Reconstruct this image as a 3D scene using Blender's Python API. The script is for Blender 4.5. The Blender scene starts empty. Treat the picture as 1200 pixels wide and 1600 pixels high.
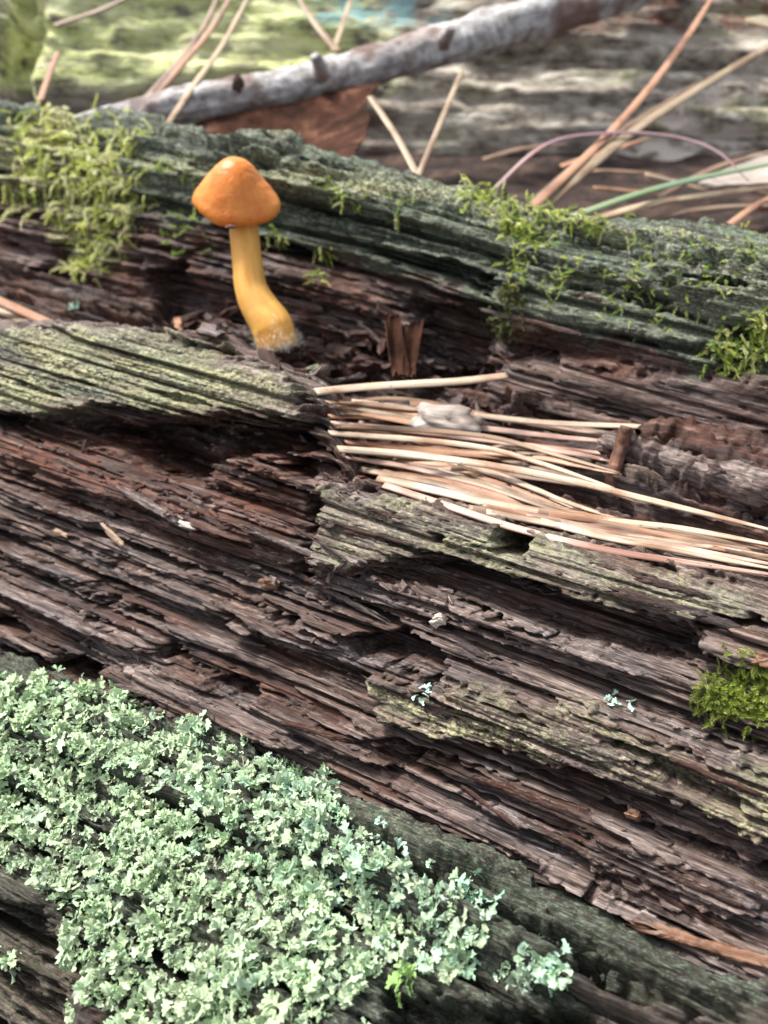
import bpy, math, random
import numpy as np
from mathutils import Vector, Matrix

# ---------------------------------------------------------------- camera, sky, sun, exposure
MM = 0.001
ZOFF = 90.0                      # mm: the camera stands 90 mm above the low ground in front of the log
PITCH = math.radians(33.0)
FPX = 1500.0                     # focal length in pixels of a 1200 x 1600 picture
sc = bpy.context.scene
col = sc.collection

cam = bpy.data.cameras.new('camera')
cam_o = bpy.data.objects.new('camera', cam)
col.objects.link(cam_o)
cam_o.location = (0, 0, ZOFF * MM)
cam_o.rotation_euler = (math.pi / 2 - PITCH, 0, 0)
cam.sensor_fit = 'VERTICAL'
cam.sensor_height = 36.0
cam.sensor_width = 27.0
cam.lens = 36.0 * FPX / 1600.0
cam.clip_start = 0.002
cam.clip_end = 50.0
cam.dof.use_dof = True
cam.dof.focus_distance = 0.080
cam.dof.aperture_fstop = 33.75 / 0.76
sc.camera = cam_o

SUN_EL, SUN_AZ = math.radians(60), math.radians(-58)     # azimuth measured from +Y towards +X
world = bpy.data.worlds.new('World')
sc.world = world
world.use_nodes = True
wn, wl = world.node_tree.nodes, world.node_tree.links
wn.clear()
sky = wn.new('ShaderNodeTexSky')
sky.sky_type = 'NISHITA'
sky.sun_disc = False
sky.sun_elevation = SUN_EL
sky.sun_rotation = SUN_AZ
sky.air_density = 1.0
sky.dust_density = 4.0
sky.ozone_density = 0.6
hs = wn.new('ShaderNodeHueSaturation')
hs.inputs['Saturation'].default_value = 0.35     # overcast: the blue of the sky is veiled
bg = wn.new('ShaderNodeBackground')
bg.inputs['Strength'].default_value = 0.07
wo = wn.new('ShaderNodeOutputWorld')
wl.new(sky.outputs[0], hs.inputs['Color'])
wl.new(hs.outputs[0], bg.inputs[0])
wl.new(bg.outputs[0], wo.inputs[0])

sun = bpy.data.lights.new('sun', 'SUN')
sun.energy = 1.5
sun.angle = math.radians(11)
sun.color = (1.0, 0.96, 0.9)
sun_o = bpy.data.objects.new('sun', sun)
col.objects.link(sun_o)
sd = Vector((math.cos(SUN_EL) * math.sin(SUN_AZ), math.cos(SUN_EL) * math.cos(SUN_AZ), math.sin(SUN_EL)))
sun_o.rotation_euler = sd.to_track_quat('Z', 'Y').to_euler()
sun_o.location = sd * 1.0

sc.view_settings.view_transform = 'Standard'
sc.view_settings.look = 'None'
sc.view_settings.gamma = 1.0
sc.view_settings.use_curve_mapping = False
sc.view_settings.exposure = 1.9
sc.render.engine = 'CYCLES'
sc.cycles.max_bounces = 6
sc.cycles.use_denoising = True

# ---------------------------------------------------------------- numbers
rng = np.random.default_rng(7)
random.seed(7)
CP, SP = math.cos(PITCH), math.sin(PITCH)
GU = np.array([math.cos(math.radians(30)), -math.sin(math.radians(30)), 0.0])   # grain of the log
GV = np.array([math.sin(math.radians(30)), math.cos(math.radians(30)), 0.0])    # across the log, away
GZ = np.array([0, 0, 1.0])


def at(px, py, d):
    """point (mm, camera at the origin) seen at a picture position at depth d"""
    x, y = (px - 600) / FPX * d, -(py - 800) / FPX * d
    return np.array([x, d * CP + y * SP, -d * SP + y * CP])


def ray_uvz(px, py):
    p = at(px, py, 1.0)
    return np.array([p @ GU, p @ GV, p[2]])


def proj(P):
    d = P[..., 1] * CP - P[..., 2] * SP
    y = P[..., 1] * SP + P[..., 2] * CP
    return 600 + FPX * P[..., 0] / d, 800 - FPX * y / d, d


PERM = rng.permutation(1024)
PERM2 = np.concatenate([PERM, PERM])
ANG = rng.random(1024) * 2 * np.pi
GX, GY = np.cos(ANG).astype(np.float32), np.sin(ANG).astype(np.float32)
RND = rng.random(1024).astype(np.float32)


def gn(x, y, seed=0):
    x = np.asarray(x, dtype=np.float64) + seed * 17.37
    y = np.asarray(y, dtype=np.float64) + seed * 5.71
    xf, yf = np.floor(x), np.floor(y)
    xi, yi = xf.astype(np.int64) & 1023, yf.astype(np.int64) & 1023
    fx, fy = x - xf, y - yf
    tx, ty = fx * fx * fx * (fx * (fx * 6 - 15) + 10), fy * fy * fy * (fy * (fy * 6 - 15) + 10)
    x1, y1 = (xi + 1) & 1023, (yi + 1) & 1023

    def c(a, b, ox, oy):
        k = PERM2[PERM[a] + b]
        return GX[k] * (fx - ox) + GY[k] * (fy - oy)
    n0 = c(xi, yi, 0, 0) * (1 - tx) + c(x1, yi, 1, 0) * tx
    n1 = c(xi, y1, 0, 1) * (1 - tx) + c(x1, y1, 1, 1) * tx
    return (n0 * (1 - ty) + n1 * ty) * 1.5


def fbm(x, y, o=4, seed=0, gain=0.5):
    a, s, t = 1.0, 0.0, 0.0
    for k in range(o):
        s = s + a * gn(x * 2.03 ** k, y * 2.03 ** k, seed + k * 3)
        t += a
        a *= gain
    return s / t


def hsh(i, j=0, seed=0):
    i = np.asarray(i).astype(np.int64) + seed * 131
    j = np.asarray(j).astype(np.int64) + seed * 37
    return RND[PERM2[PERM[i & 1023] + (j & 1023)]]


def sstep(a, b, x):
    t = np.clip((x - a) / (b - a), 0, 1)
    return t * t * (3 - 2 * t)


def lamella(u, s, w, l, seed):
    """fibres: strips w mm wide broken every l mm or so; height, distance to the long edge, to the end"""
    sw = s + 0.5 * w * gn(u / (l * 0.7), s / (w * 4), seed) + 0.8 * w * gn(s / (w * 2.3) + 7, u / 300, seed + 1)
    i = np.floor(sw / w)
    t = sw / w - i
    uu = u + hsh(i, 3, seed) * l * 7 + 0.14 * l * gn(s / (w * 0.22), u / l, seed + 2)
    j = np.floor(uu / l)
    q = uu / l - j
    return hsh(i, j, seed + 5), np.minimum(t, 1 - t) * w, np.minimum(q, 1 - q) * l


def terrace(x, k=0.12):
    f = np.floor(x)
    return f + sstep(0.5 - k, 0.5 + k, x - f)


def sdpoly(u, s, poly):
    """signed distance, negative inside"""
    poly = np.asarray(poly, float)
    d = np.full(u.shape, 1e9)
    inside = np.zeros(u.shape, bool)
    n = len(poly)
    for k in range(n):
        a, b = poly[k], poly[(k + 1) % n]
        e = b - a
        wx, wy = u - a[0], s - a[1]
        t = np.clip((wx * e[0] + wy * e[1]) / (e @ e + 1e-9), 0, 1)
        d = np.minimum(d, (wx - e[0] * t) ** 2 + (wy - e[1] * t) ** 2)
        c1 = (a[1] <= s) & (b[1] > s)
        c2 = (b[1] <= s) & (a[1] > s)
        cr = e[0] * wy - e[1] * wx
        inside ^= (c1 & (cr > 0)) | (c2 & (cr < 0))
    d = np.sqrt(d)
    return np.where(inside, -d, d)


# ---------------------------------------------------------------- meshes
def W(P):
    P = np.asarray(P, float)
    return (P + np.array([0, 0, ZOFF])) * MM


def mesh_np(name, V, F, smooth=True):
    """V in metres (n,3); F (m,3) or (m,4) index array"""
    me = bpy.data.meshes.new(name)
    F = np.asarray(F, np.int32)
    me.vertices.add(len(V))
    me.vertices.foreach_set('co', np.asarray(V, np.float32).ravel())
    k = F.shape[1]
    me.loops.add(F.size)
    me.loops.foreach_set('vertex_index', F.ravel())
    me.polygons.add(len(F))
    me.polygons.foreach_set('loop_start', np.arange(0, F.size, k, dtype=np.int32))
    me.update(calc_edges=True)
    me.polygons.foreach_set('use_smooth', np.full(len(F), smooth, bool))
    me.update()
    return me


def attr_col(me, name, C):
    a = me.color_attributes.new(name, 'FLOAT_COLOR', 'POINT')
    a.data.foreach_set('color', np.asarray(C, np.float32).ravel())


def attr_vec(me, name, A):
    a = me.attributes.new(name, 'FLOAT_VECTOR', 'POINT')
    a.data.foreach_set('vector', np.asarray(A, np.float32).ravel())


def grid_faces(nu, ns, flip=False):
    i = np.arange(nu * ns).reshape(nu, ns)
    q = np.stack([i[:-1, :-1], i[1:, :-1], i[1:, 1:], i[:-1, 1:]], -1).reshape(-1, 4)
    return q[:, ::-1] if flip else q


def link(name, me, mat, parent=None):
    o = bpy.data.objects.new(name, me)
    if mat is not None and len(me.materials) == 0:
        me.materials.append(mat)
    col.objects.link(o)
    if parent is not None:
        o.parent = parent
        o.matrix_parent_inverse = parent.matrix_world.inverted()
    return o


def tag(o, label=None, cat=None, group=None, kind=None):
    if label: o['label'] = label
    if cat: o['category'] = cat
    if group: o['group'] = group
    if kind: o['kind'] = kind
    return o


def empty(name, P):
    o = bpy.data.objects.new(name, None)
    o.empty_display_size = 0.005
    col.objects.link(o)
    o.location = W(P)
    bpy.context.view_layer.update()
    return o


# ---------------------------------------------------------------- materials
class NT:
    def __init__(self, name):
        self.m = bpy.data.materials.new(name)
        self.m.use_nodes = True
        self.t = self.m.node_tree
        self.t.nodes.clear()
        self.out = self.t.nodes.new('ShaderNodeOutputMaterial')
        self.b = self.t.nodes.new('ShaderNodeBsdfPrincipled')
        self.t.links.new(self.b.outputs[0], self.out.inputs[0])

    def n(self, kind, **kw):
        nd = self.t.nodes.new(kind)
        for k, v in kw.items():
            setattr(nd, k, v)
        return nd

    def l(self, a, b):
        self.t.links.new(a, b)

    def val(self, x, sock):
        if hasattr(x, 'is_output'):
            self.l(x, sock)
        else:
            sock.default_value = x

    def attr(self, name):
        return self.n('ShaderNodeAttribute', attribute_name=name)

    def mapped(self, vec, scale):
        m = self.n('ShaderNodeVectorMath', operation='MULTIPLY')
        self.l(vec, m.inputs[0])
        m.inputs[1].default_value = scale
        return m.outputs[0]

    def noise(self, vec, scale=1.0, detail=4, rough=0.6, dist=0.0):
        nd = self.n('ShaderNodeTexNoise')
        self.l(vec, nd.inputs['Vector'])
        nd.inputs['Scale'].default_value = scale
        nd.inputs['Detail'].default_value = detail
        nd.inputs['Roughness'].default_value = rough
        nd.inputs['Distortion'].default_value = dist
        return nd.outputs['Fac']

    def math(self, op, a, b=0.5, clamp=False):
        nd = self.n('ShaderNodeMath', operation=op, use_clamp=clamp)
        self.val(a, nd.inputs[0])
        self.val(b, nd.inputs[1])
        return nd.outputs[0]

    def ramp(self, fac, stops):
        nd = self.n('ShaderNodeValToRGB')
        e = nd.color_ramp.elements
        while len(e) < len(stops):
            e.new(0.5)
        for k, (p, c) in enumerate(stops):
            e[k].position = p
            e[k].color = (*c, 1) if len(c) == 3 else c
        self.l(fac, nd.inputs[0])
        return nd.outputs[0]

    def rng(self, fac, a, b, c=0.0, d=1.0):
        nd = self.n('ShaderNodeMapRange')
        self.l(fac, nd.inputs[0])
        for k, v in enumerate((a, b, c, d)):
            nd.inputs[k + 1].default_value = v
        return nd.outputs[0]

    def mix(self, fac, a, b, mode='MIX'):
        nd = self.n('ShaderNodeMix', data_type='RGBA', blend_type=mode)
        self.val(fac, nd.inputs[0])
        self.val(a if hasattr(a, 'is_output') else (*a, 1), nd.inputs[6])
        self.val(b if hasattr(b, 'is_output') else (*b, 1), nd.inputs[7])
        return nd.outputs[2]

    def bump(self, h, strength, dist):
        nd = self.n('ShaderNodeBump')
        nd.inputs['Strength'].default_value = strength
        nd.inputs['Distance'].default_value = dist
        self.l(h, nd.inputs['Height'])
        self.l(nd.outputs[0], self.b.inputs['Normal'])

    def set(self, **kw):
        for k, v in kw.items():
            self.val(v, self.b.inputs[k.replace('_', ' ')])
        return self.m


def wood_material(name, dark=1.0):
    """rotting wood; attribute gr = (along, across, out) in mm; msk = algae, crust, red rot, bleached"""
    t = NT(name)
    g = t.attr('gr').outputs['Vector']
    mk = t.attr('msk')
    sep = t.n('ShaderNodeSeparateColor')
    t.l(mk.outputs['Color'], sep.inputs[0])
    algae, crust, red, pale = sep.outputs[0], sep.outputs[1], sep.outputs[2], mk.outputs['Alpha']
    info = t.n('ShaderNodeObjectInfo')
    fib = t.noise(t.mapped(g, (0.10, 2.2, 1.2)), 1.0, 5, 0.62, 0.3)
    fine = t.noise(t.mapped(g, (0.5, 9.0, 6.0)), 1.0, 3, 0.6)
    blot = t.noise(t.mapped(g, (0.07, 0.30, 0.3)), 1.0, 4, 0.6)
    grit = t.noise(t.mapped(g, (2.2, 3.2, 3.0)), 1.0, 4, 0.7)
    f1 = t.math('ADD', t.math('MULTIPLY', fib, 0.65), t.math('MULTIPLY', fine, 0.35))
    base = t.ramp(f1, [(0.32, (0.009, 0.005, 0.004)), (0.45, (0.036, 0.020, 0.0155)),
                       (0.55, (0.100, 0.064, 0.052)), (0.66, (0.36, 0.28, 0.245))])
    cool = t.ramp(f1, [(0.32, (0.009, 0.007, 0.008)), (0.46, (0.044, 0.036, 0.036)),
                       (0.56, (0.140, 0.115, 0.112)), (0.68, (0.46, 0.40, 0.385))])
    c = t.mix(t.rng(blot, 0.46, 0.64), base, cool)
    redc = t.ramp(f1, [(0.32, (0.018, 0.006, 0.004)), (0.48, (0.085, 0.034, 0.024)), (0.66, (0.29, 0.15, 0.115))])
    rf = t.math('ADD', t.math('MULTIPLY', red, t.rng(t.noise(t.mapped(g, (0.22, 0.7, 0.6)), 1.0, 4, 0.6), 0.38, 0.60, 0.15, 1.0)), t.rng(t.noise(t.mapped(g, (0.09, 0.5, 0.5)), 1.0, 3, 0.5), 0.55, 0.72, 0, 0.5), True)
    c = t.mix(rf, c, redc)
    pf = t.math('MULTIPLY', pale, t.rng(f1, 0.40, 0.62), True)
    c = t.mix(pf, c, t.ramp(fine, [(0.3, (0.24, 0.20, 0.185)), (0.7, (0.55, 0.49, 0.46))]))
    wv = t.n('ShaderNodeHueSaturation')
    t.l(c, wv.inputs['Color'])
    wv.inputs['Saturation'].default_value = 1.22
    wv.inputs['Value'].default_value = 0.74
    c = wv.outputs[0]
    # dark blue-green algae film
    af = t.math('MULTIPLY', algae, t.rng(t.math('ADD', t.math('MULTIPLY', grit, 0.6), t.math('MULTIPLY', fib, 0.4)), 0.38, 0.56), True)
    alc = t.ramp(t.math('ADD', t.math('MULTIPLY', grit, 0.5), t.math('MULTIPLY', fine, 0.5)),
                 [(0.34, (0.014, 0.026, 0.020)), (0.50, (0.062, 0.092, 0.062)), (0.65, (0.29, 0.335, 0.245))])
    c = t.mix(af, c, alc)
    # pale yellow-green powdery crust
    cf = t.math('MULTIPLY', crust, t.rng(t.math('ADD', t.math('MULTIPLY', grit, 0.55), t.math('MULTIPLY', blot, 0.45)), 0.455, 0.55), True)
    crc = t.ramp(t.math('ADD', t.math('MULTIPLY', grit, 0.6), t.math('MULTIPLY', fine, 0.4)),
                 [(0.32, (0.10, 0.10, 0.04)), (0.46, (0.28, 0.28, 0.12)), (0.57, (0.48, 0.46, 0.25)), (0.68, (0.70, 0.66, 0.45))])
    c = t.mix(cf, c, crc)
    hv = t.n('ShaderNodeHueSaturation')
    t.l(c, hv.inputs['Color'])
    t.l(t.rng(info.outputs['Random'], 0, 1, 0.8 * dark, 1.2 * dark), hv.inputs['Value'])
    t.bump(t.math('ADD', t.math('MULTIPLY', fine, 0.6), t.math('MULTIPLY', grit, 0.6)), 0.9, 0.00022)
    return t.set(Base_Color=hv.outputs[0], Roughness=t.rng(fib, 0.3, 0.7, 0.62, 0.9), Specular_IOR_Level=0.35)


M = {}
M['wood'] = wood_material('rotten_wood')
M['darkwood'] = wood_material('dark_wood', 0.62)  # same wood with every tone darker, for the front ridge

t = NT('lichen')
cl = t.attr('tint').outputs['Color']
ge = t.n('ShaderNodeNewGeometry')
tc = t.n('ShaderNodeTexCoord').outputs['Object']
nz = t.noise(tc, 2200, 3, 0.6)
c = t.mix(t.rng(nz, 0.3, 0.7), cl, t.mix(1.0, cl, (0.82, 0.86, 0.74), 'MULTIPLY'))
t.bump(nz, 0.4, 0.0002)
tr = t.n('ShaderNodeBsdfTranslucent')
t.l(c, tr.inputs[0])
mx = t.n('ShaderNodeMixShader')
mx.inputs[0].default_value = 0.2
t.l(t.b.outputs[0], mx.inputs[1]); t.l(tr.outputs[0], mx.inputs[2]); t.l(mx.outputs[0], t.out.inputs[0])
M['lichen'] = t.set(Base_Color=c, Roughness=0.75, Specular_IOR_Level=0.25)

t = NT('moss_leaves')
cl = t.attr('tint').outputs['Color']
tr = t.n('ShaderNodeBsdfTranslucent')
t.l(cl, tr.inputs[0])
mx = t.n('ShaderNodeMixShader')
mx.inputs[0].default_value = 0.45
t.l(t.b.outputs[0], mx.inputs[1]); t.l(tr.outputs[0], mx.inputs[2]); t.l(mx.outputs[0], t.out.inputs[0])
M['moss'] = t.set(Base_Color=cl, Roughness=0.5, Specular_IOR_Level=0.4)


def needle_material(name, a, b, e):
    t = NT(name)
    g = t.attr('gr').outputs['Vector']
    info = t.n('ShaderNodeObjectInfo')
    st = t.noise(t.mapped(g, (0.06, 8.0, 0)), 1.0, 3, 0.6)
    bl = t.noise(t.mapped(g, (0.12, 0.4, 0)), 1.0, 3, 0.6)
    c = t.mix(t.rng(st, 0.35, 0.65), a, b)
    c = t.mix(t.rng(bl, 0.46, 0.64, 0, 0.85), c, e)
    spk = t.noise(t.mapped(g, (1.6, 3.0, 0)), 1.0, 3, 0.6)
    c = t.mix(t.rng(spk, 0.60, 0.72, 0, 0.6), c, tuple(q * 0.45 for q in e))
    hv = t.n('ShaderNodeHueSaturation')
    t.l(c, hv.inputs['Color'])
    t.l(t.rng(info.outputs['Random'], 0, 1, 0.78, 1.15), hv.inputs['Value'])
    t.bump(st, 0.35, 0.0001)
    return t.set(Base_Color=hv.outputs[0], Roughness=0.45, Specular_IOR_Level=0.45)


M['straw'] = needle_material('straw_needle', (0.32, 0.23, 0.155), (0.66, 0.55, 0.42), (0.24, 0.12, 0.065))
M['tan'] = needle_material('tan_needle', (0.30, 0.215, 0.13), (0.50, 0.40, 0.27), (0.20, 0.11, 0.06))
M['pinkn'] = needle_material('pink_needle', (0.33, 0.19, 0.145), (0.58, 0.42, 0.34), (0.22, 0.095, 0.065))
M['rust'] = needle_material('rust_needle', (0.34, 0.16, 0.09), (0.48, 0.29, 0.18), (0.17, 0.07, 0.04))
M['brownn'] = needle_material('brown_needle', (0.20, 0.12, 0.075), (0.34, 0.24, 0.16), (0.10, 0.055, 0.035))
M['greenn'] = needle_material('green_needle', (0.10, 0.20, 0.11), (0.28, 0.41, 0.25), (0.22, 0.27, 0.12))
M['purple'] = needle_material('purple_stem', (0.16, 0.09, 0.11), (0.30, 0.20, 0.21), (0.30, 0.13, 0.09))
M['palen'] = needle_material('pale_sheath', (0.36, 0.30, 0.25), (0.58, 0.52, 0.46), (0.22, 0.15, 0.12))

# ---------------------------------------------------------------- the rotting log: three long pieces of one log
log = empty('rotting_log', at(600, 1000, 84) - np.array([0, 0, 25.0]))
tag(log, 'rotting fallen log with furrowed brown wood and green algae, carrying the mushroom', 'log')

CLOUD = []            # visible vertices of the log in picture space, used to set things down on it


def build_patch(name, u, s, P, N, chan, D, mat):
    me = mesh_np(name, W(P.reshape(-1, 3)), grid_faces(*u.shape, flip=False))
    attr_vec(me, 'gr', np.stack([u, s, D], -1).reshape(-1, 3))
    attr_col(me, 'msk', np.clip(chan, 0, 1).reshape(-1, 4))
    o = link(name, me, mat, log)
    px, py, d = proj(P)
    CLOUD.append((px.ravel(), py.ravel(), d.ravel(), P.reshape(-1, 3), N.reshape(-1, 3)))
    return o


def surf(px, py, r=5.0, strict=False):
    """point of the log seen at a picture position, and its normal"""
    best = None
    for cx, cy, cd, P, N in CLOUD:
        k = np.nonzero((np.abs(cx - px) < r) & (np.abs(cy - py) < r))[0]
        if len(k):
            j = k[np.argsort(cd[k])[max(0, len(k) // 12)]]
            if best is None or cd[j] < best[0]:
                best = (cd[j], P[j], N[j])
    if best is None and strict:
        return (1e6, None, None)
    if best is None:
        return surf(px, py, r * 2) if r < 60 else (100.0, at(px, py, 100.0), GZ)
    return best


def frame_pos(u, v, z):
    return u[..., None] * GU + v[..., None] * GV + z[..., None] * GZ


def normals(P):
    du = np.gradient(P, axis=0)
    ds = np.gradient(P, axis=1)
    n = np.cross(du, ds)
    return n / (np.linalg.norm(n, axis=-1, keepdims=True) + 1e-12)


def fibre_relief(u, s, seed, k=1.25):
    """broken fibres and layers, in mm"""
    h1, e1, q1 = lamella(u, s, 3.4, 95, seed)
    h2, e2, q2 = lamella(u, s + 0.4 * h1, 1.45, 48, seed + 11)
    h3, e3, q3 = lamella(u, s, 0.60, 22, seed + 23)
    ter = terrace(fbm(u / 80, s / 3.2, 4, seed + 31) * 3.4 + 0.18 * gn(u / 2.0, s / 0.8, seed + 33), 0.10)
    ter2 = terrace(fbm(u / 34, s / 1.4, 3, seed + 41) * 3.0 + 0.14 * gn(u / 1.0, s / 0.5, seed + 43), 0.14)
    d = 2.6 * (h1 - 0.5) + 1.1 * (h2 - 0.5) + 0.34 * (h3 - 0.5) + 0.85 * ter + 0.28 * ter2
    # deep splits along the grain, then fine grooves, then broken ends
    d -= 3.2 * np.exp(-(e1 / 0.22) ** 2) * (hsh(np.floor(u / 31 + s * 0.2), np.floor(s / 3.4), seed) > 0.30)
    d -= 1.1 * np.exp(-(e2 / 0.12) ** 2) * sstep(-0.2, 0.2, gn(u / 18, s / 2, seed + 13)) + 0.16 * np.exp(-(e3 / 0.07) ** 2)
    d -= 1.4 * np.exp(-(q1 / 0.25) ** 2) + 0.7 * np.exp(-(q2 / 0.16) ** 2) + 0.1 * np.exp(-(q3 / 0.1) ** 2)
    fi = 1 - np.abs(gn(u / 16, s / 0.42, seed + 51)) * 2
    d += 0.20 * fi + 0.13 * gn(u / 6.0, s / 0.24, seed + 53) + 0.14 * fbm(u / 1.1, s / 0.6, 3, seed + 57)
    # cross cracks and crumbled spots
    cr = np.abs(gn(u / 3.4, s / 5.0, seed + 71) + 0.35 * gn(u / 0.8, s / 1.1, seed + 72))
    d -= 0.45 * np.exp(-(cr / 0.03) ** 2) * sstep(0.05, 0.35, gn(u / 14, s / 3, seed + 73))
    d += 0.9 * sstep(0.22, 0.5, fbm(u / 14, s / 3.5, 3, seed + 75)) * terrace(fbm(u / 1.9, s / 1.1, 3, seed + 77) * 2.2, 0.16)
    d *= 0.80 + 0.7 * gn(u / 38, s / 6.5, seed + 81)
    # long pits where the soft wood is gone
    pit = fbm(u / 22, s / 2.0, 3, seed + 61) + 0.08 * gn(u / 0.9, s / 0.5, seed + 63)
    d -= 5.0 * sstep(0.30, 0.37, pit)
    return k * d, h1, h2, pit


def poly_uv(poly, inv):
    return np.array([inv(x, y) for x, y in poly])


def ellipse(cx, cy, rx, ry, rot=0.35, n=10):
    return [(cx + rx * math.cos(a) * math.cos(rot) - ry * math.sin(a) * math.sin(rot),
             cy + rx * math.cos(a) * math.sin(rot) + ry * math.sin(a) * math.cos(rot))
            for a in np.linspace(0, 2 * math.pi, n, endpoint=False)]


def apply_features(u, s, D, chan, feats, inv, seed):
    jag = 0.55 * gn(u / 5, s / 0.5, seed) + 0.45 * gn(u / 1.3, s / 0.9, seed + 1) + 0.25 * gn(u / 0.5, s / 0.4, seed + 2)
    patchy = fbm(u / 7, s / 2.0, 4, seed + 5) * 1.6
    for poly, up, soft, al, cr, rd, pl in feats:
        q = poly_uv(poly, inv)
        pad = 4
        k = (u > q[:, 0].min() - pad) & (u < q[:, 0].max() + pad) & (s > q[:, 1].min() - pad) & (s < q[:, 1].max() + pad)
        if not k.any():
            continue
        sdist = sdpoly(u[k], s[k], q) + jag[k] * min(1.0, 0.4 + soft)
        m = 1 - sstep(-soft, soft * 0.5, sdist)
        if up > 1:
            D[k] *= 1 - (0.74 if up > 2.2 else 0.5) * m
        D[k] += up * (1.8 if up < 0 else 1.35) * m
        mc = 1 - sstep(-2.4, 0.5, sdist + 1.3 * patchy[k])
        for ch, v in enumerate((al, cr, rd, pl)):
            if v:
                chan[k, ch] = np.maximum(chan[k, ch], v * mc) if v > 0 else chan[k, ch] * (1 + v * mc)


# --- weathered face, from the slit behind the front ridge up to the broken ledge
A0 = np.array([54.4, -57.5])
FT = math.atan2(8.9, 13.3)
FD = np.array([math.cos(FT), math.sin(FT)])
FN = np.array([-math.sin(FT), math.cos(FT)])


def inv_face(px, py):
    r = ray_uvz(px, py)
    tt = (A0 @ FN) / (r[1:] @ FN)
    p = r * tt
    return np.array([p[0], (p[1:] - A0) @ FD])


top_px = [(-300, 470), (-100, 505), (0, 521), (130, 525), (270, 532), (330, 541), (365, 562), (420, 588), (470, 606),
          (490, 625), (505, 690), (530, 772), (600, 776), (700, 795), (800, 825), (900, 855), (1000, 885),
          (1100, 905), (1200, 925), (1400, 965), (1600, 1000)]
tp = np.array([inv_face(*p) for p in top_px])
tp = tp[np.argsort(tp[:, 0])]

us = np.concatenate([np.arange(-135, -92, 0.6), np.arange(-92, 22, 0.2), np.arange(22, 62, 0.5)])
ss = np.concatenate([np.arange(-13, 26, 0.105), np.arange(26, 46, 0.16)])
U, S = np.meshgrid(us, ss, indexing='ij')
st = np.interp(U, tp[:, 0], tp[:, 1]) + 0.35 * gn(U / 3.0, S * 0 + 3, 70) + 0.12 * gn(U / 0.9, S * 0 + 9, 71)
# fold-over behind the edge
ee = np.linspace(0, 40, 800)
th = np.maximum(FT - np.clip(ee - 0.6, 0, None) / 2.4, math.radians(-62))
fv = np.concatenate([[0], np.cumsum(np.cos(th[:-1]) * np.diff(ee))])
fz = np.concatenate([[0], np.cumsum(np.sin(th[:-1]) * np.diff(ee))])
E = S - st
sp_ = np.minimum(S, st)
Ec = np.clip(E, 0, 40)
bv = A0[0] + FD[0] * sp_ + np.interp(Ec, ee, fv)
bz = A0[1] + FD[1] * sp_ + np.interp(Ec, ee, fz)
TH = np.interp(Ec, ee, th)
D, h1, h2, pit = fibre_relief(U, S, 3)
chan = np.zeros(U.shape + (4,))
chan[..., 3] = 0.35 * sstep(0.55, 0.9, h2) + 0.25 * (h1 > 0.7)
chan[..., 2] = 0.45 * sstep(0.05, 0.4, fbm(U / 26, S / 6, 3, 81))
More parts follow.
